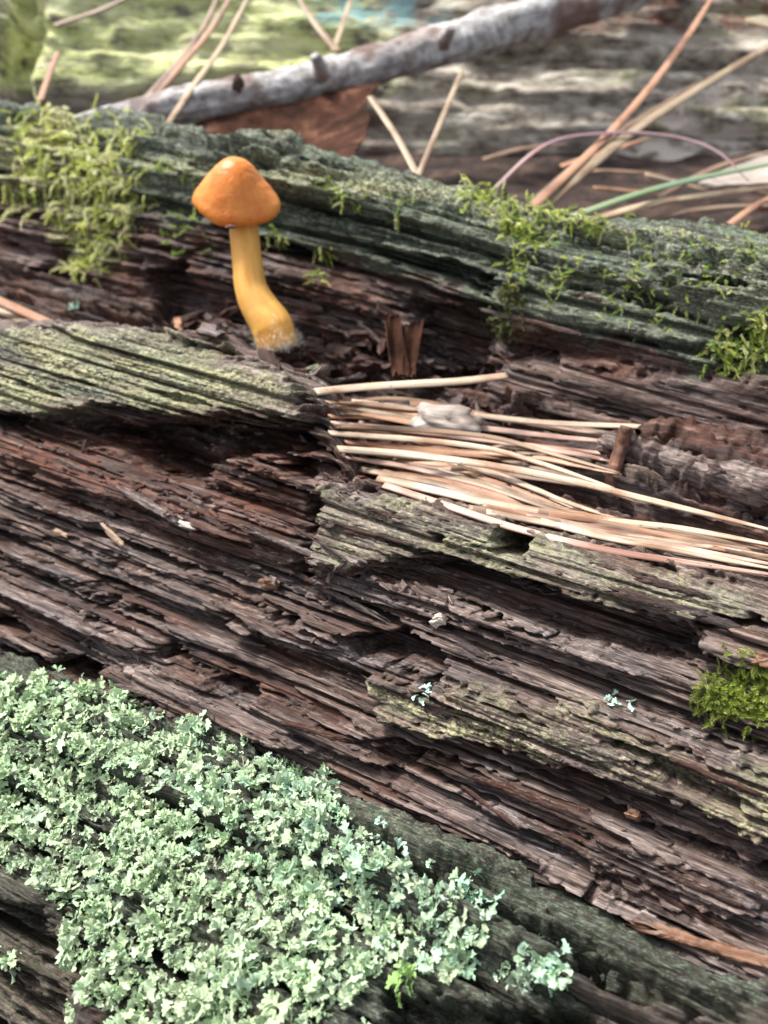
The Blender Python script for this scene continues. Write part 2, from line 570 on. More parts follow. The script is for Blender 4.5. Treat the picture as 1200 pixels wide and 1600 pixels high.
face_feats = [
    # poly, up, soft, algae, crust, red, pale
    ([(-300, 470), (-100, 500), (0, 514), (130, 515), (270, 520), (365, 550), (470, 595), (505, 640), (490, 660), (440, 658),
      (380, 652), (300, 655), (230, 640), (170, 636), (100, 655), (0, 650), (-300, 560)], 2.5, 0.6, 0.8, 0.7, -0.3, 0.3),
    ([(90, 660), (330, 662), (480, 668), (488, 702), (340, 722), (290, 750), (225, 742), (170, 700)], -1.8, 0.5, 0, 0, 0.5, -0.8),
    ([(175, 655), (330, 660), (310, 700), (290, 742), (235, 738), (180, 695)], -8.0, 0.4, 0, 0, 0.2, -0.8),
    ([(95, 648), (180, 650), (180, 688), (120, 672)], -2.6, 0.5, 0, 0, 0.3, 0),
    ([(330, 670), (480, 672), (485, 700), (340, 712)], -2.2, 0.8, 0, 0, 0.6, -0.5),
    ([(-100, 640), (60, 670), (180, 700), (260, 765), (300, 805), (200, 790), (0, 730), (-100, 690)], 1.3, 0.6, 0, 0, 0.9, 0),
    ([(300, 745), (470, 715), (485, 790), (470, 860), (380, 850), (300, 800)], 0.8, 0.8, 0, 0, 0.7, 0),
    ([(486, 785), (522, 772), (516, 825), (500, 880), (478, 924), (452, 912), (482, 850)], -4.5, 0.3, 0, 0, 0, -1),
    ([(480, 722), (550, 732), (600, 768), (560, 772), (480, 764)], 1.3, 0.6, 0, 0, 0.9, 0),
    ([(515, 768), (700, 782), (900, 840), (1100, 895), (1200, 912), (1260, 925), (1260, 990), (1190, 965), (1105, 955),
      (1090, 972), (950, 938), (780, 893), (690, 862), (560, 888), (503, 875)], 2.3, 0.5, 0.5, 0.5, -0.6, 0.45),
    (ellipse(815, 846, 28, 24), -4.5, 0.4, 0.8, 0, 0, -1),
    (ellipse(703, 838, 9, 8), -2.5, 0.3, 0, 0, 0, -1),
    ([(560, 895), (690, 875), (780, 905), (950, 950), (1080, 985), (1090, 1030), (900, 1005), (740, 935)], -1.7, 0.6, 0, 0, 0.6, -0.4),
    ([(715, 948), (800, 960), (900, 995), (1010, 1045), (860, 1012), (735, 978)], 0.9, 0.6, 0, 0, 0.3, 0.6),
    ([(535, 992), (640, 985), (690, 1008), (705, 1062), (620, 1034), (560, 1022)], -4.0, 0.4, 0, 0, 0, -1),
    ([(576, 1046), (640, 1056), (715, 1078), (738, 1058), (850, 1082), (960, 1108), (1040, 1146), (1200, 1188), (1400, 1240),
      (1400, 1350), (1200, 1300), (1050, 1232), (800, 1172), (605, 1118)], 2.0, 0.5, 0.25, 0.95, -0.6, 0.45),
    ([(165, 1040), (250, 1036), (420, 1088), (600, 1132), (640, 1192), (560, 1190), (400, 1150), (175, 1088)], 1.2, 0.5, 0, 0, -0.7, 0.5),
    (ellipse(125, 1052, 48, 22), -4.5, 0.4, 0, 0, 0, -1),
    (ellipse(372, 1078, 38, 17), -4.0, 0.35, 0, 0, 0, -1),
    (ellipse(268, 1020, 24, 13), -3.5, 0.3, 0, 0, 0, -1),
    (ellipse(40, 1030, 50, 13), -3.5, 0.3, 0, 0, 0, -1),
    (ellipse(440, 965, 60, 9), -2.2, 0.3, 0, 0, 0, -1),
    ([(1080, 1004), (1108, 976), (1200, 962), (1330, 985), (1330, 1070), (1180, 1048)], 2.4, 0.5, 0, 0, 0.5, 0.5),
    ([(880, 1290), (1000, 1312), (1180, 1402), (1190, 1432), (1050, 1402), (920, 1342)], 1.0, 0.6, 0, 0, -0.8, 0.8),
    ([(950, 1250), (1100, 1262), (1280, 1320), (1280, 1365), (1000, 1302)], 0.4, 0.6, 0, 0, 0.7, 0.6),
    ([(-200, 650), (480, 670), (495, 780), (470, 900), (300, 860), (100, 800), (-200, 730)], -0.3, 1.0, 0, 0, 0.6, -0.95),
    ([(180, 800), (430, 905), (700, 975), (560, 960), (340, 905), (120, 830)], -0.6, 0.6, 0, 0, 0, 0.1),
    ([(0, 830), (150, 870), (420, 950), (600, 1020), (420, 1000), (150, 920), (0, 880)], 0.6, 0.8, 0, 0, -0.6, 0.55),
]
apply_features(U, S, D, chan, face_feats, inv_face, 90)
chan[..., 1] *= 0.5 + 0.5 * sstep(-0.22, 0.22, fbm(U / 8, S / 2.6, 4, 97))
chan[..., 0] *= 0.35 + 0.65 * sstep(-0.25, 0.2, fbm(U / 7, S / 2.2, 4, 98))
# granular crust is slightly raised
gran = np.abs(fbm(U / 0.7, S / 0.55, 3, 95))
D += np.maximum(chan[..., 1], 0.7 * chan[..., 0]) * (0.9 * gran + 0.6 * fbm(U / 2.2, S / 1.2, 3, 96))
tilt = math.radians(30)
D *= 1 - 0.72 * sstep(-0.3, 1.8, E)
an = TH + math.pi / 2 + tilt * (1 - sstep(-1, 2, E))
P = frame_pos(U, bv + np.cos(an) * D, bz + np.sin(an) * D)
NF = normals(P)
build_patch('weathered_face', U, S, P, NF, chan, D, M['wood'])
FACE = (U, S, P, NF)


# --- profile patches: front ridge and back ridge
def prof(pts, step):
    pts = np.array(pts, float)
    seg = np.concatenate([[0], np.cumsum(np.linalg.norm(np.diff(pts, axis=0), axis=1))])
    ss = np.arange(0, seg[-1], step)
    v, z = np.interp(ss, seg, pts[:, 0]), np.interp(ss, seg, pts[:, 1])
    k = int(1.6 / step) * 2 + 1
    ker = np.hanning(k + 2)[1:-1]
    ker /= ker.sum()
    v = np.convolve(np.pad(v, k // 2, 'reflect', reflect_type='odd'), ker, 'valid')
    z = np.convolve(np.pad(z, k // 2, 'reflect', reflect_type='odd'), ker, 'valid')
    return ss, v, z


def inv_profile(ss, v, z0, lift=None):
    def f(px, py):
        q = f1(px, py, z0)
        if lift is not None:
            for _ in range(2):
                q = f1(px, py, z0 + lift(np.full(ss.shape, q[0]), ss))
        return q

    def f1(px, py, z):
        r = ray_uvz(px, py)
        # first crossing of the ray with the profile
        g = v * r[2] - z * r[1]
        k = np.nonzero(np.sign(g[:-1]) != np.sign(g[1:]))[0]
        if len(k) == 0:
            k = [int(np.argmin(np.abs(g)))]
            j = k[0]
            tt = v[j] / r[1]
            return np.array([r[0] * tt, ss[j]])
        tts = [v[j] / r[1] for j in k]
        j = k[int(np.argmin(tts))]
        a = g[j] / (g[j] - g[j + 1] + 1e-12)
        vv = v[j] + a * (v[j + 1] - v[j])
        return np.array([r[0] * vv / r[1], ss[j] + a * (ss[j + 1] - ss[j])])
    return f


def profile_patch(name, pts, u0, u1, du, step, relief, feats, seed, base_chan, lift=None, tilt=0.0, mat='wood'):
    ss, v, z = prof(pts, step)
    inv = inv_profile(ss, v, z, lift)
    (ua, ub) = du[1]
    us = np.concatenate([np.arange(u0, ua, 0.7), np.arange(ua, ub, du[0]), np.arange(ub, u1, 0.7)])
    U, S = np.meshgrid(us, ss, indexing='ij')
    dv, dz = np.gradient(v), np.gradient(z)
    an = np.arctan2(dz, dv) + math.pi / 2 + tilt
    D = relief(U, S)
    chan = base_chan(U, S)
    apply_features(U, S, D, chan, feats, inv, seed)
    gran = np.abs(fbm(U / 0.8, S / 0.6, 3, 95))
    D += np.maximum(chan[..., 1], chan[..., 0] * 0.6) * (0.5 * gran)
    V, Z = np.broadcast_to(v, U.shape), np.broadcast_to(z, U.shape)
    AN = np.broadcast_to(an, U.shape)
    if lift is not None:
        Z = Z + lift(U, S)
    P = frame_pos(U, V + np.cos(AN) * D, Z + np.sin(AN) * D)
    N = normals(P)
    build_patch(name, U, S, P, N, chan, D, M[mat])
    return U, S, P, N, inv, D


# front ridge, under the lichen
fr_pts = [(6, -84), (14, -74), (22, -66), (30, -61.6), (37, -59.6), (42, -58.9), (44.6, -59.4), (46.0, -61.2), (46.6, -64), (47, -70)]


def fr_lift(U, S):
    return -1.2 + 0.058 * np.minimum(U, 0)


def fr_relief(U, S):
    d, h1, h2, pit = fibre_relief(U, S, 103, 1.1)
    return d - 0.4 + 0.9 * fbm(U / 9, S / 5, 3, 110) + 0.5 * fbm(U / 1.6, S / 1.2, 3, 112)


def fr_chan(U, S):
    c = np.zeros(U.shape + (4,))
    c[..., 0] = 0.75 * sstep(26, 33, S) + 0.15
    c[..., 3] = 0.1
    return c


fr_feats = [
    ([(480, 1205), (600, 1240), (760, 1290), (850, 1330), (840, 1370), (700, 1345), (560, 1290)], 0.9, 0.7, 1.0, 0.15, 0, 0),
    ([(600, 1300), (700, 1365), (820, 1425), (960, 1490), (950, 1505), (800, 1445), (680, 1385), (590, 1320)], -1.8, 0.5, 0, 0, 0, -1),
    ([(860, 1345), (1000, 1420), (1250, 1530), (1250, 1550), (1000, 1450), (850, 1375)], -1.2, 0.5, 0.3, 0, 0, -1),
    ([(600, 1540), (760, 1570), (930, 1560), (930, 1600), (700, 1640), (600, 1600)], -2.2, 0.6, 0, 0, 0, -1),
    ([(-80, 1400), (60, 1420), (110, 1500), (120, 1650), (-80, 1650)], -1.8, 0.9, 0.25, 0.12, 0, -0.6),
    ([(900, 1500), (1200, 1570), (1300, 1700), (900, 1700)], 0.0, 0.6, -0.7, 0, 0.35, 0.45),
    ([(640, 1350), (800, 1420), (940, 1480), (900, 1500), (760, 1450), (640, 1400)], 0.3, 0.8, 0.3, 0.2, 0, 0.2),
]
FR = profile_patch('front_ridge', fr_pts, -130, 45, (0.25, (-82, 10)), 0.17, fr_relief, fr_feats, 120, fr_chan, fr_lift, 0.12, 'darkwood')

# trough, wall and back ridge
k = 0.866
bk_pts = [(74 * k, -60), (84 * k, -53.5), (96 * k, -51.5), (106 * k, -50.5), (112 * k, -49), (114.5 * k, -44), (116.5 * k, -38.2),
          (119.5 * k, -33.2), (123 * k, -29.2), (126 * k, -28.2), (131 * k, -29), (137 * k, -36), (142 * k, -46), (145 * k, -60)]


def bk_lift(U, S):
    sh = np.interp(U, [-185, -108, -75, -60, -36, -12, 60], [-1.4, -1.5, -1.9, -2.6, -5.4, -6.4, -6.8])
    return sh * sstep(26, 46, S)


def bk_relief(U, S):
    d, h1, h2, pit = fibre_relief(U, S, 203, 1.2)
    crumb = fbm(U / 2.6, S / 1.8, 4, 210)
    return d + 0.9 * crumb + 1.2 * fbm(U / 20, S / 8, 3, 214)


def bk_chan(U, S):
    c = np.zeros(U.shape + (4,))
    edge = 48.5 + 3.0 * gn(U / 12, S * 0, 220) + 1.2 * gn(U / 2.5, S / 3, 221)
    c[..., 0] = sstep(-1.5, 1.0, S - edge)
    c[..., 2] = 0.6 * (1 - c[..., 0]) * sstep(-0.1, 0.3, fbm(U / 12, S / 5, 3, 224))
    c[..., 3] = 0.3 * (1 - c[..., 0]) * sstep(0.1, 0.4, fbm(U / 9, S / 2, 3, 226))
    return c


bk_feats = [
    ([(955, 735), (985, 690), (1090, 664), (1300, 668), (1300, 850), (1200, 818), (1080, 790), (960, 775)], 1.6, 1.6, 0, 0.1, 0.45, 0.3),
    ([(770, 600), (800, 562), (900, 550), (1050, 575), (1300, 590), (1300, 660), (1000, 665), (800, 650)], 3.0, 0.9, 0, 0, 0.2, 0.35),
    ([(770, 470), (790, 430), (860, 410), (1000, 440), (1300, 470), (1300, 560), (900, 520), (790, 520)], 1.8, 0.8, 0.1, 0.05, 0.1, 0.3),
    ([(980, 360), (1300, 360), (1300, 520), (1180, 520), (1050, 460)], 1.0, 0.9, 0.85, 0.15, -0.7, 0),
    ([(640, 470), (770, 480), (770, 600), (650, 600)], -3.0, 0.8, 0, 0, 0.2, -0.6),
    ([(230, 430), (300, 400), (340, 500), (240, 520)], -2.5, 0.8, 0, 0, 0.2, -0.6),
    ([(0, 290), (180, 300), (330, 330), (330, 345), (160, 325), (0, 320)], -1.8, 0.6, 0, 0, 0, -0.3),
    ([(0, 345), (60, 340), (110, 370), (60, 440), (0, 440)], 1.0, 0.8, -0.9, 0, 0.5, 0.5),
    ([(150, 190), (330, 225), (470, 250), (440, 262), (300, 245), (150, 215)], 0.8, 0.5, 0.4, 0, 0, 0.5),
    ([(360, 225), (400, 212), (450, 222), (470, 245), (400, 240)], 1.8, 0.6, 0.8, 0.3, 0, 0.1),
    ([(560, 270), (760, 300), (900, 345), (880, 360), (740, 320), (560, 285)], 0.3, 0.5, 0.2, 0.8, 0, 0.2),
    ([(0, 195), (120, 190), (220, 290), (190, 420), (110, 430), (60, 330), (0, 310)], 0.2, 0.9, 0.2, 1.0, 0, 0),
    ([(200, 230), (420, 262), (640, 290), (800, 318), (980, 352), (1250, 372), (1250, 400), (960, 395), (760, 350), (560, 318), (330, 300), (200, 270)], 0.1, 0.9, 0.3, 0.55, 0, 0),
]
BK = profile_patch('back_ridge', bk_pts, -185, 60, (0.32, (-118, 8)), 0.21, bk_relief, bk_feats, 230, bk_chan, bk_lift, 0.12)
print('patches done', sum(len(c[0]) for c in CLOUD))

# ---------------------------------------------------------------- splinters and fibres lying along the grain
def splinter_mesh(k):
    r = np.random.default_rng(400 + k)
    n, m = 44, 12
    L, w, h = 1.0, 1.0, 1.0
    x = np.linspace(-0.5, 0.5, n)
    a = np.linspace(0, 2 * np.pi, m, endpoint=False)
    X, A = np.meshgrid(x, a, indexing='ij')
    ca, sa = np.cos(A), np.sin(A)
    yy = np.sign(ca) * np.abs(ca) ** 0.55
    zz = np.sign(sa) * np.abs(sa) ** 0.55
    off = r.random() * 100
    endl = 0.5 - 0.22 * r.random() * (0.5 + 0.5 * np.sin(A * 2 + off)) - 0.05 * r.random(m)[None, :]
    endr = 0.5 - 0.22 * r.random() * (0.5 + 0.5 * np.sin(A * 3 + off)) - 0.05 * r.random(m)[None, :]
    Xc = np.where(X < 0, X / 0.5 * endl, X / 0.5 * endr)
    taper = np.clip((0.5 - np.abs(X)) * 9 + 0.25, 0.25, 1) ** 0.6
    wob = 1 + 0.45 * gn(X * 4 + off, A * 0.9, k) + 0.35 * gn(X * 13 + off, A * 1.6, k + 1) + 0.3 * gn(X * 22 + off, A * 3.0, k + 7)
    Y = yy * 0.5 * taper * wob + 0.12 * gn(X * 2 + off, A * 0, k + 2)
    Z = zz * 0.5 * taper * wob + 0.10 * gn(X * 2.3 + off, A * 0, k + 3)
    V = np.stack([Xc, Y, Z], -1).reshape(-1, 3)
    F = []
    for i in range(n - 1):
        for j in range(m):
            F.append((i * m + j, (i + 1) * m + j, (i + 1) * m + (j + 1) % m, i * m + (j + 1) % m))
    V = np.concatenate([V, [[Xc[0].mean() - 0.004, Y[0].mean(), Z[0].mean()], [Xc[-1].mean() + 0.004, Y[-1].mean(), Z[-1].mean()]]])
    a0, a1 = n * m, n * m + 1
    for j in range(m):
        F.append((a0, (j + 1) % m, j, a0))
        F.append((a1, (n - 1) * m + j, (n - 1) * m + (j + 1) % m, a1))
    V = V * np.array([14.0, 1.0, 0.55])
    # triangles for caps
    quads = [f for f in F if f[0] != f[3]]
    me = bpy.data.meshes.new('splinter')
    me.from_pydata((V * MM).tolist(), [], quads + [f[:3] for f in F if f[0] == f[3]])
    me.polygons.foreach_set('use_smooth', np.ones(len(me.polygons), bool))
    g = np.stack([V[:, 0] + off * 3, V[:, 1] + V[:, 2] + off, V[:, 2]], -1)
    attr_vec(me, 'gr', g)
    c = np.zeros((len(V), 4))
    c[:, 2] = 0.5 * (r.random() > 0.65)
    c[:, 3] = 0.6 * (r.random() > 0.4)
    attr_col(me, 'msk', c)
    me.materials.append(M['wood'])
    return me


SPL = [splinter_mesh(k) for k in range(14)]


def place(o, p, xdir, n, scale):
    x = Vector(xdir).normalized()
    z = Vector(n)
    z = (z - x * z.dot(x)).normalized()
    y = z.cross(x)
    m = Matrix((x, y, z)).transposed().to_4x4()
    m = Matrix.Translation(Vector(W(p))) @ m @ Matrix.Diagonal((*scale, 1))
    if o.parent is not None:
        o.matrix_parent_inverse = o.parent.matrix_world.inverted()
    o.matrix_basis = m
    return o


def scatter_splinters(patch, count, box, seed, smin, smax):
    U, S, P, N = patch[:4]
    r = np.random.default_rng(seed)
    px, py, d = proj(P)
    x0, y0, x1, y1 = box
    ok = np.argwhere((px > x0) & (px < x1) & (py > y0) & (py < y1) & (N @ np.array([0, -CP, SP]) > 0.25))
    for q in ok[r.integers(0, len(ok), count)]:
        i, j = q
        i0, i1 = max(0, i - 12), min(len(U) - 1, i + 12)
        xd = P[i1, j] - P[i0, j]
        xd = xd / (np.linalg.norm(xd) + 1e-9)
        xd = xd * 0.35 + GU * 0.65 + GZ * r.normal(0, 0.05) + GV * r.normal(0, 0.06)
        nn = N[max(0, i - 6):i + 7, max(0, j - 6):j + 7].reshape(-1, 3).mean(0) + r.normal(0, 0.15, 3)
        o = link('splinter', SPL[r.integers(len(SPL))], None, log)
        sc_ = smin + (smax - smin) * r.random() ** 2
        place(o, P[i, j] - N[i, j] * 0.1 * sc_, xd, nn, (sc_ * (0.5 + 0.9 * r.random()), sc_ * (0.5 + 0.7 * r.random()), sc_ * (0.7 + 0.6 * r.random())))


scatter_splinters(FACE, 190, (-60, 650, 1260, 1450), 500, 0.2, 0.8)
for q, (x, y, a, b, c) in enumerate([(1030, 722, 1.0, 3.0, 5.5), (1110, 700, 1.1, 3.2, 6.0), (1180, 690, 1.2, 2.6, 5.0), (1090, 745, 1.1, 2.4, 4.5), (1160, 735, 1.2, 3.0, 5.0),
                                     (1130, 775, 1.2, 2.2, 3.5), (1215, 770, 1.0, 2.6, 4.0), (1060, 690, 0.6, 2.0, 4.0), (1210, 720, 1.0, 2.0, 4.5)]):
    d_, p_, n_ = surf(x, y)
    o = link('splinter', SPL[(q * 5) % len(SPL)], None, log)
    place(o, p_ + np.array([0, 0, 0.5]), GU + 0.08 * GV * (q % 3 - 1), np.array([0, -0.35, 1.0]), (a, b, c))
scatter_splinters(BK, 60, (-60, 380, 1260, 700), 501, 0.3, 0.9)

def crumb_mesh(k, ax_=None, by_=None, cz_=None):
    r = np.random.default_rng(900 + k)
    import bmesh
    bm = bmesh.new()
    bmesh.ops.create_icosphere(bm, subdivisions=3 if ax_ else 2, radius=0.8)
    sx = np.array([1.5, r.uniform(0.4, 0.75), r.uniform(0.22, 0.45)])
    if ax_:
        sx = np.array([ax_, by_, cz_]) * 1.25
    for v in bm.verts:
        p = np.array(v.co)
        q = p * (1 + 0.9 * float(gn(p[0] * 1.7 + k, p[1] * 1.7 + p[2], k)) + 0.5 * float(gn(p[0] * 4.1 + k, p[1] * 4.3 + p[2] * 3, k + 5)))
        q = np.sign(q) * np.abs(q) ** 0.6
        v.co = Vector(q * sx * MM)
    me = bpy.data.meshes.new('wood_crumb')
    bm.to_mesh(me)
    bm.free()
    co = np.array([v.co[:] for v in me.vertices]) / MM
    attr_vec(me, 'gr', co + k * 9)
    c = np.zeros((len(co), 4)); c[:, 2] = r.random() ** 0.5; c[:, 3] = 0.5 * r.random()
    attr_col(me, 'msk', c)
    me.materials.append(M['wood'])
    return me


# ---------------------------------------------------------------- forest floor and the log behind
t = NT('forest_soil')
tc = t.n('ShaderNodeTexCoord').outputs['Object']
a = t.noise(tc, 160, 6, 0.65)
b = t.noise(tc, 900, 4, 0.6)
c = t.ramp(a, [(0.3, (0.010, 0.006, 0.005)), (0.5, (0.035, 0.019, 0.014)), (0.68, (0.13, 0.075, 0.056))])
t.bump(t.math('ADD', a, b), 0.8, 0.002)
M['soil'] = t.set(Base_Color=c, Roughness=0.9)

ax = np.concatenate([-np.geomspace(6000, 260, 26), np.arange(-250, 251, 2.5), np.geomspace(260, 6000, 26)])
ay = np.concatenate([-np.geomspace(6000, 60, 24), np.arange(-50, 420, 2.5), np.geomspace(430, 6000, 26)])
X, Y = np.meshgrid(ax, ay, indexing='ij')
vv = X * GV[0] + Y * GV[1]
near = np.exp(-((X ** 2 + Y ** 2) / 1000.0 ** 2))
Zg = -88 + 42 * sstep(90, 128, vv) + near * (3.0 * fbm(X / 40, Y / 40, 4, 300) + 1.2 * fbm(X / 7, Y / 7, 3, 301)) + 60 * (1 - near) * fbm(X / 1500, Y / 1500, 3, 302) * 0.6
me = mesh_np('forest_floor', W(np.stack([X, Y, Zg], -1).reshape(-1, 3)), grid_faces(*X.shape))
tag(link('forest_floor', me, M['soil']), kind='structure')

t = NT('old_log_bark')
g = t.attr('gr').outputs['Vector']
mk = t.attr('msk')
sep = t.n('ShaderNodeSeparateColor')
t.l(mk.outputs['Color'], sep.inputs[0])
st = t.noise(t.mapped(g, (0.035, 0.35, 0.3)), 1.0, 5, 0.65, 0.4)
sp2 = t.noise(t.mapped(g, (0.16, 0.30, 0.3)), 1.0, 4, 0.65)
f1 = t.math('ADD', t.math('MULTIPLY', st, 0.42), t.math('MULTIPLY', sp2, 0.58))
c = t.ramp(f1, [(0.35, (0.045, 0.036, 0.030)), (0.44, (0.22, 0.185, 0.15)), (0.52, (0.46, 0.41, 0.33)), (0.61, (0.74, 0.69, 0.60))])
gc = t.ramp(f1, [(0.34, (0.16, 0.19, 0.055)), (0.44, (0.42, 0.48, 0.15)), (0.56, (0.62, 0.64, 0.33)), (0.68, (0.76, 0.74, 0.52))])
c = t.mix(t.math('MULTIPLY', sep.outputs[0], t.rng(sp2, 0.34, 0.52), True), c, gc)
c = t.mix(t.math('MULTIPLY', sep.outputs[1], t.rng(sp2, 0.44, 0.54, 0, 0.8), True), c, (0.13, 0.30, 0.33))
c = t.mix(t.math('MULTIPLY', sep.outputs[2], t.rng(sp2, 0.42, 0.56), True), c, (0.13, 0.062, 0.045))
c = t.mix(t.math('MULTIPLY', mk.outputs['Alpha'], t.rng(sp2, 0.46, 0.56), True), c, (0.62, 0.54, 0.48))
t.bump(f1, 1.0, 0.003)
M['oldlog'] = t.set(Base_Color=c, Roughness=0.85)


def old_log():
    root = empty('mossy_log', np.array([0, 264, -60.0]))
    tag(root, 'fallen log with yellow-green moss lying out of focus behind the branch', 'log')
    R = 60.0
    c0 = np.array([0, 264.0, -62.0])
    xs = np.arange(-210, 260, 1.1)
    an = np.arange(-0.3, 3.3, 0.018)
    Xx, An = np.meshgrid(xs, an, indexing='ij')
    s = An * R
    d = 2.0 * fbm(Xx / 60, s / 14, 3, 320) + 2.6 * terrace(fbm(Xx / 50, s / 6, 4, 322) * 3, 0.16) * 0.5 + 0.8 * fbm(Xx / 8, s / 2, 3, 324)
    lam, e1, q1 = lamella(Xx, s, 9, 120, 326)
    d += 1.6 * (lam - 0.5) + 2.2 * fbm(Xx / 11, s / 7, 4, 328) - 1.6 * np.exp(-(e1 / 0.7) ** 2) - 3 * np.exp(-(q1 / 1.0) ** 2)
    # the gap between two pieces of bark
    gap = np.abs(Xx + 73 + 3 * gn(s / 12, s * 0, 330))
    d -= 9 * np.exp(-(gap / 3.2) ** 4)
    r = R + d
    slope = -0.02
    Pp = np.stack([Xx, c0[1] - np.cos(An) * r, c0[2] + np.sin(An) * r + slope * Xx], -1)
    px, py, dd = proj(Pp)
    ch = np.zeros(Xx.shape + (4,))
    wb = 40 * gn(Xx / 18, s / 8, 332)
    ch[..., 0] = sstep(20, 90, px + wb + 60) * (1 - sstep(520, 680, px + wb)) * (1 - sstep(110, 165, py + 0.4 * wb)) + 0.45 * sstep(0.1, 0.3, fbm(Xx / 40, s / 9, 3, 334))
    ch[..., 3] = sstep(850, 1000, px + wb) * sstep(90, 150, py + 0.5 * wb)
    ch[..., 1] = 1.3 * sstep(440, 520, px + wb) * (1 - sstep(640, 760, px + wb)) * (1 - sstep(25, 55, py + 0.3 * wb))
    ch[..., 2] = sstep(700, 800, px + wb) * (1 - sstep(35, 70, py + 0.3 * wb)) + sstep(135, 175, py + 0.4 * wb) * (1 - sstep(560, 700, px))
    me = mesh_np('trunk', W(Pp.reshape(-1, 3)), grid_faces(*Xx.shape, flip=True))
    attr_vec(me, 'gr', np.stack([Xx, s, d], -1).reshape(-1, 3))
    attr_col(me, 'msk', np.clip(ch, 0, 1).reshape(-1, 4))
    link('trunk', me, M['oldlog'], root)


old_log()

# ---------------------------------------------------------------- tubes: needles, twigs, branch
def spline(pts, n):
    pts = np.asarray(pts, float)
    m = len(pts)
    q = np.concatenate([[2 * pts[0] - pts[1]], pts, [2 * pts[-1] - pts[-2]]])
    tt = np.linspace(0, m - 1 - 1e-6, n)
    i = np.floor(tt).astype(int)
    f = (tt - i)[:, None]
    p0, p1, p2, p3 = q[i], q[i + 1], q[i + 2], q[i + 3]
    return 0.5 * (2 * p1 + (p2 - p0) * f + (2 * p0 - 5 * p1 + 4 * p2 - p3) * f ** 2 + (3 * p1 - p0 - 3 * p2 + p3) * f ** 3)


def tube(name, pts, radii, n=40, m=10, flat=1.0, up=(0, 0, 1), rough=0.0, seed=0, groove=0.0, origin=None):
    C = spline(pts, n)
    R = np.interp(np.linspace(0, 1, n), np.linspace(0, 1, len(radii)), radii)
    T = np.gradient(C, axis=0)
    T /= np.linalg.norm(T, axis=1, keepdims=True) + 1e-12
    upv = np.asarray(up, float)
    B = np.cross(T, upv)
    B /= np.linalg.norm(B, axis=1, keepdims=True) + 1e-9
    Nn = np.cross(B, T)
    a = np.linspace(0, 2 * np.pi, m, endpoint=False)
    rr = R[:, None] * np.ones((1, m))
    L = np.concatenate([[0], np.cumsum(np.linalg.norm(np.diff(C, axis=0), axis=1))])
    if rough:
        LL, AA = np.meshgrid(L, a, indexing='ij')
        rad = float(np.mean(radii))
        rr = rr * (1 + rough * fbm(LL / (rad * 2.2), np.cos(AA) * 1.2 + np.sin(AA) * 2.1, 4, seed))
    ca, sa = np.cos(a), np.sin(a)
    sa2 = np.where(sa > 0, sa * (1 - groove * np.exp(-(ca / 0.35) ** 2)), sa)
    V = C[:, None] + rr[..., None] * (ca[None, :, None] * B[:, None] + flat * sa2[None, :, None] * Nn[:, None])
    g = np.stack([np.repeat(L[:, None], m, 1) + seed * 7.7, np.repeat((ca * 0.7 + sa * 0.3)[None] * float(np.max(radii)) * 1.0, n, 0) + seed * 1.3, rr * 0], -1)
    F = []
    for i in range(n - 1):
        for j in range(m):
            j2 = (j + 1) % m
            F.append((i * m + j, i * m + j2, (i + 1) * m + j2, (i + 1) * m + j))
    V = V.reshape(-1, 3)
    base = C[0] if origin is None else np.asarray(origin, float)
    me = bpy.data.meshes.new(name)
    me.from_pydata(((V - base) * MM).tolist(), [], F + [tuple(range(m))[::-1], tuple((n - 1) * m + j for j in range(m))])
    me.polygons.foreach_set('use_smooth', np.ones(len(me.polygons), bool))
    attr_vec(me, 'gr', g.reshape(-1, 3))
    me.update()
    return me, base


NEEDLE_N = [0]
GB = 'pine needles standing behind the log'


def needle(pts, w, mat, label, group=None, name='pine_needle', depths=None, lift=None, tip=True, flat=0.42, clamp=True):
    """pts: picture points with a depth in mm each, or with a lift above the log there"""
    NEEDLE_N[0] += 1
    q = spline(pts, 26)
    q[:, 1] += (1.2 + 0.012 * np.ptp(q[:, 0])) * gn(np.linspace(0, 1.6, 26), np.full(26, NEEDLE_N[0] * 0.77), 990) * np.linspace(0.3, 1, 26)
    dep = q[:, 2].copy()
    for _ in range(3 if clamp and group != GB else 0):
        lim = np.array([surf(a, b, 5.0, True)[0] for a, b in q[:, :2]]) - w * 0.45 if _ == 0 else lim
        dep = np.minimum(dep, lim)
        dep = np.convolve(np.pad(dep, 3, 'reflect', reflect_type='odd'), np.hanning(9)[1:-1] / np.hanning(9).sum(), 'valid')
    Q = [at(a, b, c) for (a, b), c in zip(q[:, :2], dep)]
    rad = [w * 0.5, w * 0.52, w * 0.5, w * 0.47, w * 0.42, w * 0.15 if tip else w * 0.42]
    if not tip:
        rad = [w * 0.5] * 4 + [w * 0.46]
    me, base = tube(name, Q, rad, 48, 10, flat, (0, -0.4, 1), 0.06, NEEDLE_N[0], 0.35)
    o = link(name, me, M[mat])
    o.location = W(base)
    return tag(o, label, 'pine needle' if 'needle' in name else name.replace('_', ' '), group)


